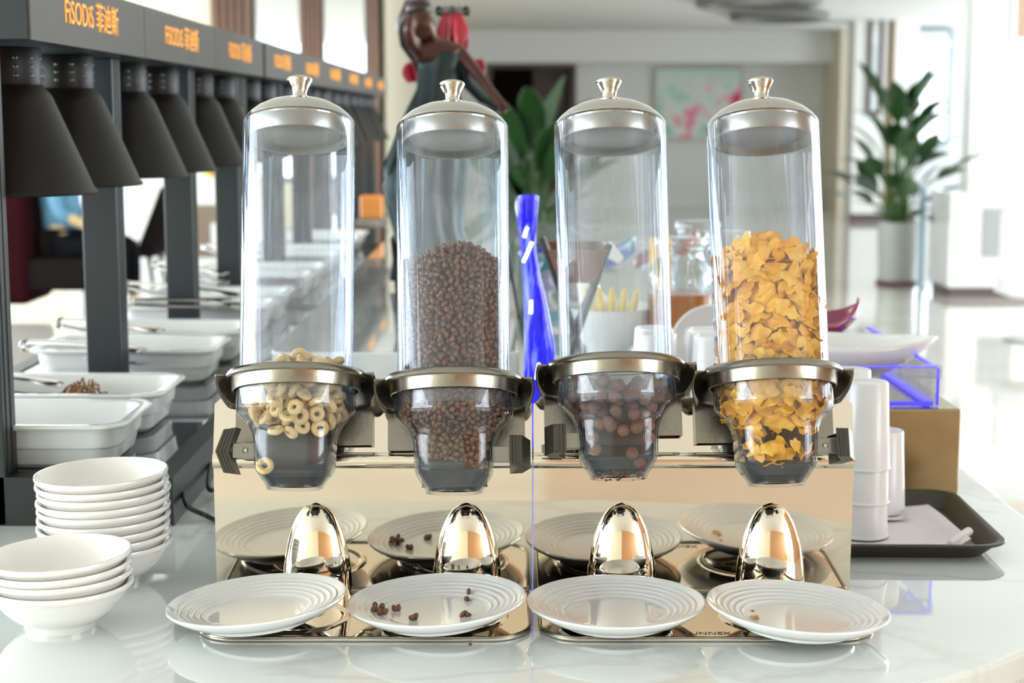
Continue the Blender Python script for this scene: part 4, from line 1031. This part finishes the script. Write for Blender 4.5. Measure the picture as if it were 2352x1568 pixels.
# display platform behind the cups: marble block with art glass, pitchers, fruit bowl
pf = MB().box(0.075, 0.64, 2.86, 4.6, H0, H0 + 0.10).build('display_platform', M_marble, smooth=False, bevel=0.004)
tag(pf, 'broad white marble platform behind the cups carrying juice and fruit', 'plinth')
PZt = H0 + 0.10
M_juice = mat('orange_juice', (0.60, 0.24, 0.02), 0.25, 0, 0.2, 20)
M_juice2 = mat('amber_tea', (0.42, 0.14, 0.02), 0.2, 0, 0.2, 20)
def pitcher(x, y, h, r, fill, jm, label):
    t = thing('juice_jar', label, 'jar', (x, y, PZt), group='glass juice jars on the platform')
    def ringp(z, rr, fl): return [(rr*(1 + fl*math.cos(20*2*PI*j/80))*math.cos(2*PI*j/80), rr*(1 + fl*math.cos(20*2*PI*j/80))*math.sin(2*PI*j/80), z) for j in range(80)]
    pr = [(0.0, r*0.86, 0.0), (0.008, r*0.95, 0.02), (h*0.62, r, 0.025), (h*0.72, r*0.98, 0.0), (h*0.78, r*0.80, 0), (h*0.84, r*0.70, 0), (h*0.90, r*0.74, 0)]
    outer = [ringp(z, a, f) for z, a, f in pr]; inner = [ringp(max(z, 0.006), a - 0.004, f*0.6) for z, a, f in reversed(pr)]
    MB().sections(outer + inner, caps=True).build('glass_body', M_glass, t, ang=60)
    MB().lathe([(r*0.70, h*0.905), (r*0.80, h*0.91), (r*0.82, h*0.94), (r*0.78, h*0.985), (r*0.3, h), (0.0001, h)], 40).build('lid', M_glass, t)
    MB().lathe([(0.0001, 0.008), (r*0.88, 0.009), (r*0.93, 0.02), (r*0.94, fill), (0.0001, fill)], 40).build('juice', jm, t)
    ha = [(r*0.78*1.0, 0, h*0.80), (r*1.25, 0, h*0.80), (r*1.45, 0, h*0.66), (r*1.40, 0, h*0.42), (r*1.0, 0, h*0.30)]
    MB().tube(ha, 0.006, 8).build('handle', M_glass, t); return t
j1 = pitcher(P(1560, 760, 2.98).x, 2.98, 0.225, 0.060, 0.118, M_juice2, 'ribbed glass jar of amber juice behind the cup stacks'); j1.rotation_euler.z = R(60)
j2 = pitcher(P(1668, 760, 3.14).x, 3.14, 0.225, 0.055, 0.100, M_juice, 'ribbed glass jar of orange juice behind the cornflake canister'); j2.rotation_euler.z = R(150)
j3 = pitcher(P(1600, 700, 3.45).x, 3.45, 0.225, 0.060, 0.06, M_juice, 'nearly empty ribbed glass jar behind the other juice jars'); j3.rotation_euler.z = R(120)
# white leaning bowl of sliced yellow fruit
M_fruit = mat('yellow_melon', (0.80, 0.60, 0.12), 0.45, 0, 0.2, 40)
p = P(1400, 690, 3.05); fb = thing('fruit_bowl', 'white swan-necked bowl with yellow melon slices behind the empty canister', 'fruit bowl', (p.x, 3.05, PZt))
MB().lathe([(0.0001, 0.004), (0.035, 0.004), (0.036, 0.0), (0.042, 0.0), (0.043, 0.008), (0.070, 0.030), (0.088, 0.065), (0.092, 0.085), (0.089, 0.085), (0.082, 0.062), (0.064, 0.034), (0.0001, 0.016)], 48).build('bowl', M_porc, fb, ang=50)
b = MB().tube([(0.0, 0.06, 0.05), (-0.035, 0.055, 0.10), (-0.045, 0.045, 0.15), (-0.030, 0.03, 0.185), (0.0, 0.02, 0.19), (0.022, 0.01, 0.17)], [0.03, 0.024, 0.019, 0.017, 0.016, 0.008], 16); b.build('swan_neck', M_porc, fb)
for k in range(5):
    a = -0.5 + k*0.28; Mx = Matrix.Translation((-0.035 + k*0.018, -0.02, 0.075)) @ Matrix.Rotation(a*0.5, 4, 'Y')
    def fn(u, v): 
        t = (u-0.5)*2.2; rr = 0.008*math.sqrt(max(0.02, 1-(2*u-1)**2)); return Mx @ Vector((rr*math.cos(2*PI*v), -0.03 + 0.045*(1-math.cos(t)) + rr*math.sin(2*PI*v), 0.055*math.sin(t)))
    MB().grid(fn, 14, 8, wv=True).build('melon_slice', M_fruit, fb)
# white dish standing behind the cups
o = MB().lathe([(0.0001, 0.0), (0.05, 0.002), (0.075, 0.012), (0.080, 0.016), (0.078, 0.019), (0.05, 0.008), (0.0001, 0.006)], 56).build('round_dish', M_porc, loc=(P(1625, 785, 2.78).x, 2.80, P(1625, 785, 2.80).z), rot=(R(78), 0, R(10)))
o.location.z = H0 + 0.131; o.location.y = 2.835; o.location.x += 0.012
tag(o, 'round white dish leaning upright against the platform behind the cups', 'dish')
p = P(1350, 478, 3.9); glass_leaf('glass_leaf_bowl', (p.x, 3.9, PZt + 0.075), 0.13, (R(-14), R(6), R(20)), (0.0, 0.22, 0.28), (0.05, 0.10, 0.55), 'teal and blue art-glass leaf bowl behind the empty canister')
p = P(1545, 510, 4.0); glass_leaf('glass_leaf_bowl', (p.x - 0.01, 4.0, PZt + 0.09), 0.085, (R(-5), R(-8), 0), (0.40, 0.01, 0.01), (0.55, 0.14, 0.02), 'red and orange art-glass leaf bowl above the juice jars')
p = P(1250, 480, 4.2); glass_leaf('glass_leaf_bowl', (p.x + 0.02, 4.2, PZt + 0.06), 0.10, (R(10), R(10), R(-30)), (0.015, 0.02, 0.45), (0.05, 0.45, 0.55), 'deep blue art-glass leaf bowl on the far platform beside the green plant')
M_stand = mat('clear_bowl_stand', (0.35, 0.35, 0.5), 0.2)
for (nm, px_, Y, zt_) in (('teal', 1350, 3.9, 0.070), ('red', 1541, 4.0, 0.085), ('deep blue', 1258, 4.2, 0.055)):
    o = MB().lathe([(0.0001, 0), (0.045, 0), (0.045, 0.006), (0.010, 0.012), (0.008, zt_*0.6), (0.022, zt_), (0.0001, zt_)], 28).build('bowl_stand', M_stand, loc=(P(px_, 500, Y).x, Y, PZt)); tag(o, 'small violet-grey pedestal under the %s glass bowl' % nm, 'pedestal')
# yellow tent card
o = MB().prism([(0, 0), (0.002, 0), (0.002, 0.05), (0, 0.05)], 0, 0.10).build('menu_card', mat('yellow_card', (0.85, 0.50, 0.02), 0.6), smooth=False, loc=(P(1545, 600, 3.35).x, 3.35, PZt + 0.0), rot=(R(-6), R(10), R(60)))
o.scale = (1, 1, 1.9); o.location.z = PZt + 0.006
tag(o, 'bright yellow menu card standing behind the juice jar', 'card')
# orange glass tea-light box under the last lamps, warm light of the heat lamps on the far pans
M_amber = mat('amber_glass_box', (0.9, 0.35, 0.08), 0.2)
p = P(856, 470, 6.2)
t = thing('amber_warmer', 'amber glass food warmer under the last heat lamps', 'food warmer', (p.x, 6.2, RZ))
MB().box(-0.07, 0.05, 0, 0.12, 0.0, 0.03).build('warmer_base', M_tong, t, smooth=False); MB().box(-0.05, 0.035, 0.02, 0.10, 0.031, 0.12).build('amber_glass', M_amber, t, smooth=False, bevel=0.006)

# ------------------------------------------------------------------ plants
M_leaf = mat('plant_leaf', (0.010, 0.046, 0.006), 0.4, 0, 0.5, 6, coat=0.2)
M_stalk = mat('plant_stalk', (0.05, 0.11, 0.02), 0.5)
M_soil = mat('potting_soil', (0.03, 0.02, 0.012), 0.9)
M_pot = mat('grey_pot', (0.36, 0.38, 0.34), 0.35, 0, 0.08, 8)
M_saucer = mat('maroon_saucer', (0.12, 0.02, 0.02), 0.5)
def leaf_mesh(L_, W_, bend, M):
    def fn(u, v):
        s = (v - 0.5)*2; wv = W_*0.5*math.sin(PI*min(1, u*0.97 + 0.03))**0.8*(1 - 0.25*u)
        a = bend*u; r_ = L_/max(0.05, bend)
        return M @ Vector((s*wv, r_*(1 - math.cos(a)) , r_*math.sin(a) + 0.18*wv*abs(s)))
    return MB().grid(fn, 14, 6)
def plant(name, loc, H, spread, n, pot_r, pot_h, label, seed, low=0.35, lw=(0.09, 0.14), ll=(0.30, 0.46), leaves=None):
    gg = random.Random(seed); t = thing(name, label, 'potted plant', loc)
    pot = MB().lathe([(0.0001, 0.03), (pot_r*0.86, 0.03), (pot_r*0.90, 0.036), (pot_r, pot_h - 0.01), (pot_r, pot_h), (pot_r*0.93, pot_h), (pot_r*0.92, pot_h - 0.04), (0.0001, pot_h - 0.04)], 48).build('pot', M_pot, t, ang=40)
    MB().lathe([(0.0001, 0.002), (pot_r*1.0, 0.002), (pot_r*1.06, 0.03), (pot_r*0.98, 0.03), (0.0001, 0.026)], 40).build('saucer', M_saucer, pot)
    MB().lathe([(pot_r*0.915, pot_h - 0.038), (0.0001, pot_h - 0.025)], 32).build('soil', M_soil, pot)
    for k in range(n):
        a = gg.uniform(0, 2*PI) if leaves is None else leaves[k][0]
        f = (k + 0.5)/n if leaves is None else leaves[k][1]
        zt = pot_h + (H - pot_h)*(low + (1 - low)*f); out = spread*gg.uniform(0.25, 0.75)*(1.15 - 0.75*f)
        base = Vector((gg.uniform(-.4, .4)*pot_r, gg.uniform(-.4, .4)*pot_r, pot_h - 0.03)); tip = Vector((out*math.cos(a), out*math.sin(a), zt - 0.16))
        mid = base.lerp(tip, 0.55) + Vector((-0.15*out*math.cos(a), -0.15*out*math.sin(a), 0.05))
        st_ = MB().tube([base, base.lerp(mid, 0.5), mid, mid.lerp(tip, 0.5) + Vector((0, 0, 0.01)), tip], [0.010, 0.009, 0.008, 0.007, 0.005], 7).build('stalk', M_stalk, t)
        Lf, Wf = gg.uniform(*ll), gg.uniform(*lw); el = 0.25 + 1.0*(1 - f)*gg.uniform(.5, 1.2)
        Mx = Matrix.Translation(tip) @ Matrix.Rotation(a - PI/2, 4, 'Z') @ Matrix.Rotation(-el, 4, 'X') @ Matrix.Rotation(gg.uniform(-.5, .5), 4, 'Z')
        lo = leaf_mesh(Lf, Wf, gg.uniform(0.3, 1.1), Mx).build('leaf', M_leaf, st_)
        md = lo.modifiers.new('thick', 'SOLIDIFY'); md.thickness = 0.0015
    return t
pp = PZ(2057, 652, 0.0)
plant('potted_plant', (pp.x, pp.y, 0), 1.74, 0.60, 46, 0.168, 0.54, 'tall leafy green plant in grey pot beside the marble desk', 4, 0.15, (0.15, 0.22), (0.28, 0.44))
p = P(1225, 400, 9.0)
plant('potted_plant', (p.x, 9.0, 0), 1.42, 0.36, 30, 0.17, 0.55, 'broad-leaved dark green plant standing before the dark doorway', 8, 0.35, (0.13, 0.19), (0.38, 0.55))

# ------------------------------------------------------------------ lobby: desk, painting, mirror, pictures, seat
c = PZ(2130, 668, 0.0); c2 = PZ(2165, 683, 0.0)
dk = thing('reception_desk', 'pale marble reception desk with grey front panel and dark foot', 'desk', (c2.x, c2.y, 0))
MB().box(0.035, 2.6, 0.0, 0.62, 0.08, 0.84).build('desk_body', M_marble2, dk, smooth=False, bevel=0.005)
MB().box(0.065, 2.56, 0.03, 0.59, 0.0, 0.08).build('dark_foot', M_frame, dk, smooth=False)
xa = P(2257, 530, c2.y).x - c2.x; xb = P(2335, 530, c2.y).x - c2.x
MB().box(xa, xb, -0.012, 0.0, P(2300, 590, c2.y).z, P(2300, 478, c2.y).z).build('grey_panel', M_panel_grey, dk, smooth=False)  # flat grey sheet on the desk front
rope = thing('barrier_post', 'slim blue-grey metal post between the plant pot and marble desk', 'post', (P(2113, 640, 13.6).x, 13.6, 0))
MB().lathe([(0.0001, 0), (0.06, 0), (0.06, 0.01), (0.012, 0.022)], 28).build('foot', M_tong, rope)
MB().lathe([(0.028, 0.012), (0.028, 0.84), (0.033, 0.85), (0.033, 0.87), (0.0001, 0.875)], 24).build('shaft', mat('blue_grey_metal', (0.30, 0.40, 0.46), 0.4, 0.6), rope)
# flower painting on the far wall
m, nt, N, L, bs = nodes('flower_painting'); tc = N.new('ShaderNodeTexCoord'); nz = N.new('ShaderNodeTexNoise'); nz.inputs['Scale'].default_value = 2.6; nz.inputs['Detail'].default_value = 3; L.new(tc.outputs['Object'], nz.inputs['Vector'])
cr = N.new('ShaderNodeValToRGB'); els = cr.color_ramp.elements; els[0].position = 0.30; els[0].color = (0.10, 0.45, 0.28, 1); els[1].position = 0.70; els[1].color = (0.80, 0.05, 0.14, 1)
for pos, col in ((0.42, (0.62, 0.80, 0.72, 1)), (0.52, (0.85, 0.86, 0.82, 1)), (0.60, (0.85, 0.45, 0.50, 1))):
    e = els.new(pos); e.color = col
sx = N.new('ShaderNodeSeparateXYZ'); L.new(tc.outputs['Object'], sx.inputs[0])
mr = N.new('ShaderNodeMapRange'); mr.inputs[1].default_value = 0.25; mr.inputs[2].default_value = 0.5; L.new(sx.outputs['Z'], mr.inputs[0])
mixf = N.new('ShaderNodeMix'); mixf.data_type = 'RGBA'; L.new(mr.outputs[0], mixf.inputs[0]); L.new(nz.outputs['Fac'], cr.inputs[0]); L.new(cr.outputs[0], mixf.inputs[6]); mixf.inputs[7].default_value = (0.66, 0.84, 0.76, 1)
L.new(mixf.outputs[2], bs.inputs['Base Color']); bs.inputs['Roughness'].default_value = 0.7; M_paint = m
pa, pb = P(1507, 318, 25.9), P(1703, 160, 25.9)
pt = thing('flower_painting', 'large pink and green flower painting on the far white wall', 'painting', ((pa.x+pb.x)/2, 25.95, (pa.z+pb.z)/2))
hw, hh_ = (pb.x-pa.x)/2, (pb.z-pa.z)/2
MB().box(-hw, hw, -0.03, 0.04, -hh_, hh_).build('canvas', M_paint, pt, smooth=False)
fr = MB()
for bx_ in ((-hw-.03, -hw, -hh_-.03, hh_+.03), (hw, hw+.03, -hh_-.03, hh_+.03), (-hw, hw, hh_, hh_+.03), (-hw, hw, -hh_-.03, -hh_)): fr.box(bx_[0], bx_[1], -0.04, 0.04, bx_[2], bx_[3])
fr.build('frame', mat('pale_frame', (0.6, 0.58, 0.5), 0.5), pt, smooth=False)
M_gold = mat('gilt_wood', (0.45, 0.25, 0.07), 0.4, 0.3, 0.2, 20)
M_mir = mat('wall_mirror_glass', (0.75, 0.78, 0.78), 0.05, 1.0)
def framed(name, px0, px1, py0, py1, Y, m_in, m_fr, label, cat, fw=0.03):
    a, b_ = P(px0, py1, Y), P(px1, py0, Y); t = thing(name, label, cat, ((a.x+b_.x)/2, Y, (a.z+b_.z)/2)); w2, h2 = (b_.x-a.x)/2, (b_.z-a.z)/2
    MB().box(-w2+fw, w2-fw, -0.02, 0.0, -h2+fw, h2-fw).build('panel', m_in, t, smooth=False)
    f = MB()
    for q in ((-w2, -w2+fw, -h2, h2), (w2-fw, w2, -h2, h2), (-w2+fw, w2-fw, h2-fw, h2), (-w2+fw, w2-fw, -h2, -h2+fw)): f.box(q[0], q[1], -0.035, 0.0, q[2], q[3])
    f.build('frame', m_fr, t, smooth=False); return t
framed('hall_mirror', 1988, 2030, 24, 264, 22.49, M_mir, M_frame, 'narrow dark-framed mirror hanging on the white pier', 'mirror', 0.06)
framed('gilt_strip', 2030, 2056, 18, 505, 22.49, M_gold, M_gold, 'tall gilt wood strip beside the mirror on the white pier', 'trim panel', 0.05)
gm = framed('grid_mirror', 2086, 2186, 66, 335, 23.99, M_mir, mat('grid_metal', (0.22, 0.30, 0.33), 0.4, 0.5), 'window-like mirror with dark metal grid on the grey wall', 'mirror', 0.05)
bars = MB(); w2 = (P(2186, 100, 23.99).x - P(2086, 100, 23.99).x)/2; h2 = (P(2100, 66, 23.99).z - P(2100, 335, 23.99).z)/2
for xx in (-w2*0.5, 0.0, w2*0.5): MB().box(xx-.025, xx+.025, -0.04, -0.021, -h2+.05, h2-.05).build('grid_bar', gm.children[1].data.materials[0], gm, smooth=False)
MB().box(-w2+.05, w2-.05, -0.04, -0.021, h2*0.72, h2*0.78).build('grid_bar', gm.children[1].data.materials[0], gm, smooth=False)
framed('framed_picture', 2322, 2420, -160, 95, 14.89, mat('sepia_print', (0.40, 0.26, 0.18), 0.6, 0, 0.4, 4), M_wall, 'sepia picture in white frame on the grey reception wall', 'picture', 0.03)

# white swivel armchair at the edge of the lobby
M_white_uph = mat('white_leather', (0.82, 0.84, 0.84), 0.4, 0, 0.03, 10)
p = PZ(2382, 782, 0.0)
ch = thing('swivel_chair', 'white upholstered swivel chair on chrome foot by the desk', 'chair', (p.x, p.y, 0))
MB().lathe([(0.0001, 0.0), (0.20, 0.0), (0.205, 0.012), (0.05, 0.03), (0.03, 0.06), (0.028, 0.30), (0.0001, 0.30)], 36).build('chrome_foot', M_tong, ch)
MB().prism(rounded(-.25, .25, -.24, .24, .10, 8), 0.30, 0.42).build('seat', M_white_uph, ch, bevel=0.02)
MB().grid(lambda u, v: (0.26*math.cos(PI*(1.0*u)+0), 0.26*math.sin(PI*u), 0.36 + v*(0.40 + 0.14*math.sin(PI*u))), 24, 6).build('backrest', M_white_uph, ch).modifiers.new('pad', 'SOLIDIFY').thickness = 0.06

# ------------------------------------------------------------------ dining side: white sideboard, chairs, seated guest
sb = thing('sideboard', 'white dining sideboard with brown recess beyond the lamp posts', 'sideboard', (-3.0, 13.6, 0))
MB().box(-0.75, 0.95, 0.0, 0.55, 0.0, 0.905).build('carcass', M_wall, sb, smooth=False, bevel=0.004)
MB().box(-0.80, 1.0, -0.03, 0.58, 0.906, 0.935).build('top', M_wall, sb, smooth=False)
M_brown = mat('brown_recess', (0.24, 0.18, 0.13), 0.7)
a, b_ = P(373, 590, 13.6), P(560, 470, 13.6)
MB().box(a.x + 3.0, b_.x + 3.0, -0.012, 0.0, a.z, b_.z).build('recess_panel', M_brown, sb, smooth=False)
MB().box(P(487, 560, 13.6).x + 3.0, P(520, 560, 13.6).x + 3.0, -0.03, -0.0125, P(0, 575, 13.6).z, P(0, 512, 13.6).z).build('white_box', M_wall, sb, smooth=False)
for (px_, col, lab) in ((482, (0.75, 0.45, 0.03), 'small yellow jar on the white sideboard'), (505, (0.03, 0.03, 0.03), 'small black jar on the white sideboard')):
    o = MB().lathe([(0.0001, 0), (0.04, 0), (0.043, 0.01), (0.043, 0.09), (0.030, 0.105), (0.030, 0.125), (0.0001, 0.127)], 24).build('condiment_jar', mat('jar_' + lab.split()[1], col, 0.4), loc=(P(px_, 400, 13.85).x, 13.85, 0.9355)); tag(o, lab, 'jar')
M_uph = mat('charcoal_upholstery', (0.008, 0.006, 0.006), 0.9, 0, 0.2, 60, spec=0.08)
M_cream_uph = mat('cream_upholstery', (0.62, 0.60, 0.46), 0.7)
p = PZ(335, 676, 0.0); CY = 12.7; cx = P(300, 600, CY).x
chx = thing('lounge_chair', 'dark high-backed dining chair with cream inside and black legs', 'chair', (cx, CY, 0))
MB().prism(rounded(-.27, .25, -.25, .25, .08, 8), 0.36, 0.46).build('seat', M_uph, chx, bevel=0.02)
def bk(off):
    def fn(u, v):
        a = R(-62) + R(124)*u; r_ = 0.27 + off; lean = 0.20*v
        return (r_*math.cos(a)*1.0 - 0.02 + lean, r_*math.sin(a), 0.40 + v*(0.62 - 0.30*abs(u-0.5)**1.2))
    return fn
MB().grid(bk(0.02), 20, 10).build('backrest', M_uph, chx).modifiers.new('pad', 'SOLIDIFY').thickness = 0.03
MB().grid(bk(-0.03), 20, 10).build('back_lining', M_cream_uph, chx).modifiers.new('pad', 'SOLIDIFY').thickness = 0.012
for (x, y) in ((-.20, -.19), (-.20, .19), (.19, -.19), (.19, .19)):
    MB().tube([(x, y, 0.36), (x*1.25, y*1.2, 0.0)], [0.022, 0.012], 10).build('leg', M_black, chx)
M_maroon = mat('maroon_velvet', (0.018, 0.0015, 0.0025), 0.9, 0, 0.25, 50, spec=0.08)
mx0 = P(20, 600, 11.8).x
mc = thing('maroon_armchair', 'deep maroon armchair in which the guest sits', 'armchair', (mx0, 11.8, 0))
MB().box(-0.22, 0.24, -0.33, 0.33, 0.10, 1.02).build('backrest', M_maroon, mc, smooth=True, bevel=0.06, seg=4)
MB().box(0.20, 0.72, -0.30, 0.30, 0.20, 0.43).build('seat', M_uph, mc, bevel=0.04, seg=4)
for (x, y) in ((-.15, -.26), (-.15, .26), (.62, -.24), (.62, .24)): MB().tube([(x, y, 0.22), (x, y, 0.0)], [0.02, 0.013], 10).build('leg', M_black, mc)
# seated guest: side view, facing +x, hands in the lap
M_skin = mat('skin', (0.55, 0.40, 0.20), 0.55, 0, 0.08, 20); M_blue = mat('blue_shirt', (0.10, 0.24, 0.36), 0.8, 0, 0.4, 14); M_trou = mat('black_trousers', (0.005, 0.005, 0.006), 0.9, spec=0.08); M_hair = mat('black_hair', (0.01, 0.009, 0.008), 0.6)
gx, gy = mx0 + 0.42, 11.8
gp = thing('person', 'seated guest in blue shirt and black trousers, hands on lap', 'person', (gx, gy, 0))
V = [(0, 0, 0.52), (-0.02, 0, 0.70), (-0.03, 0, 0.92), (-0.03, 0, 1.05), (-0.01, 0, 1.13), (0.0, 0, 1.22), (0.01, 0, 1.31),
     (-0.03, -0.19, 1.00), (0.02, -0.23, 0.76), (0.24, -0.14, 0.64), (0.32, -0.11, 0.63), (-0.03, 0.19, 1.00), (0.02, 0.23, 0.76), (0.25, 0.12, 0.64), (0.33, 0.08, 0.63),
     (0.02, -0.10, 0.50), (0.44, -0.12, 0.52), (0.40, -0.12, 0.12), (0.40, -0.12, 0.06), (0.54, -0.13, 0.035), (0.02, 0.10, 0.50), (0.46, 0.12, 0.52), (0.46, 0.12, 0.12), (0.46, 0.12, 0.06), (0.60, 0.13, 0.035)]
E = [(0, 1), (1, 2), (2, 3), (3, 4), (4, 5), (5, 6), (3, 7), (7, 8), (8, 9), (9, 10), (3, 11), (11, 12), (12, 13), (13, 14), (0, 15), (15, 16), (16, 17), (17, 18), (18, 19), (0, 20), (20, 21), (21, 22), (22, 23), (23, 24)]
rad = [.13, .12, .14, .09, .05, .085, .075, .055, .042, .034, .030, .055, .042, .034, .030, .085, .06, .042, .04, .03, .085, .06, .042, .04, .03]
skin('body', V, E, rad, M_skin, gp, 2, 0)
iv = [0, 1, 2, 3, 7, 8, 9, 11, 12, 13]; mp_ = {k: i for i, k in enumerate(iv)}
short = dict((k, V[k]) for k in iv); short[9] = (0.10, -0.19, 0.71); short[13] = (0.10, 0.19, 0.71)
skin('shirt', [short[k] for k in iv], [(mp_[a], mp_[b_]) for a, b_ in E if a in mp_ and b_ in mp_], [rad[k]*1.12 + 0.008 for k in iv], M_blue, gp, 2, 0)
iv = [0, 15, 16, 17, 20, 21, 22]; mp_ = {k: i for i, k in enumerate(iv)}
skin('trousers', [V[k] for k in iv], [(mp_[a], mp_[b_]) for a, b_ in E if a in mp_ and b_ in mp_], [rad[k]*1.1 + 0.012 for k in iv], M_trou, gp, 2, 0)
MB().ell((-0.02, 0, 1.275), (0.105, 0.088, 0.10)).build('hair', M_hair, gp)
b = MB(); b.ell((0.098, 0, 1.235), (0.018, 0.014, 0.022)); b.ell((0.082, 0, 1.195), (0.012, 0.022, 0.006)); b.ell((0.085, -.03, 1.255), (0.008, .012, .007)); b.ell((0.085, .03, 1.255), (0.008, .012, .007)); b.ell((0.0, -.085, 1.24), (.02, .01, .03)); b.ell((0.0, .085, 1.24), (.02, .01, .03))
b.build('face_features', M_skin, gp)
for s_, (hx_, hy_, hz_) in ((-1, V[10]), (1, V[14])):
    for k in range(5):
        yy = hy_ + (k - 2)*0.016 if k < 4 else hy_ - s_*(-0.045)
        L_ = (0.065, 0.080, 0.085, 0.070, 0.05)[k]
        pts = [(hx_ + 0.005, yy, hz_ + 0.004), (hx_ + 0.02 + L_*0.5, yy, hz_ + 0.002), (hx_ + 0.02 + L_, yy, hz_ - 0.02)]
        if k == 4: pts = [(hx_ - 0.01, hy_ - s_*0.02, hz_ + 0.01), (hx_ + 0.02, hy_ - s_*0.045, hz_ + 0.01), (hx_ + 0.05, hy_ - s_*0.05, hz_)]
        MB().tube(pts, [0.009, 0.0085, 0.007], 8).build('finger', M_skin, gp)
for s_ in (-1, 1):
    q = V[19] if s_ < 0 else V[24]
    MB().ell((q[0] - 0.05, q[1], 0.045), (0.13, 0.048, 0.044)).build('shoe', M_hair, gp)
bpy.context.view_layer.update()
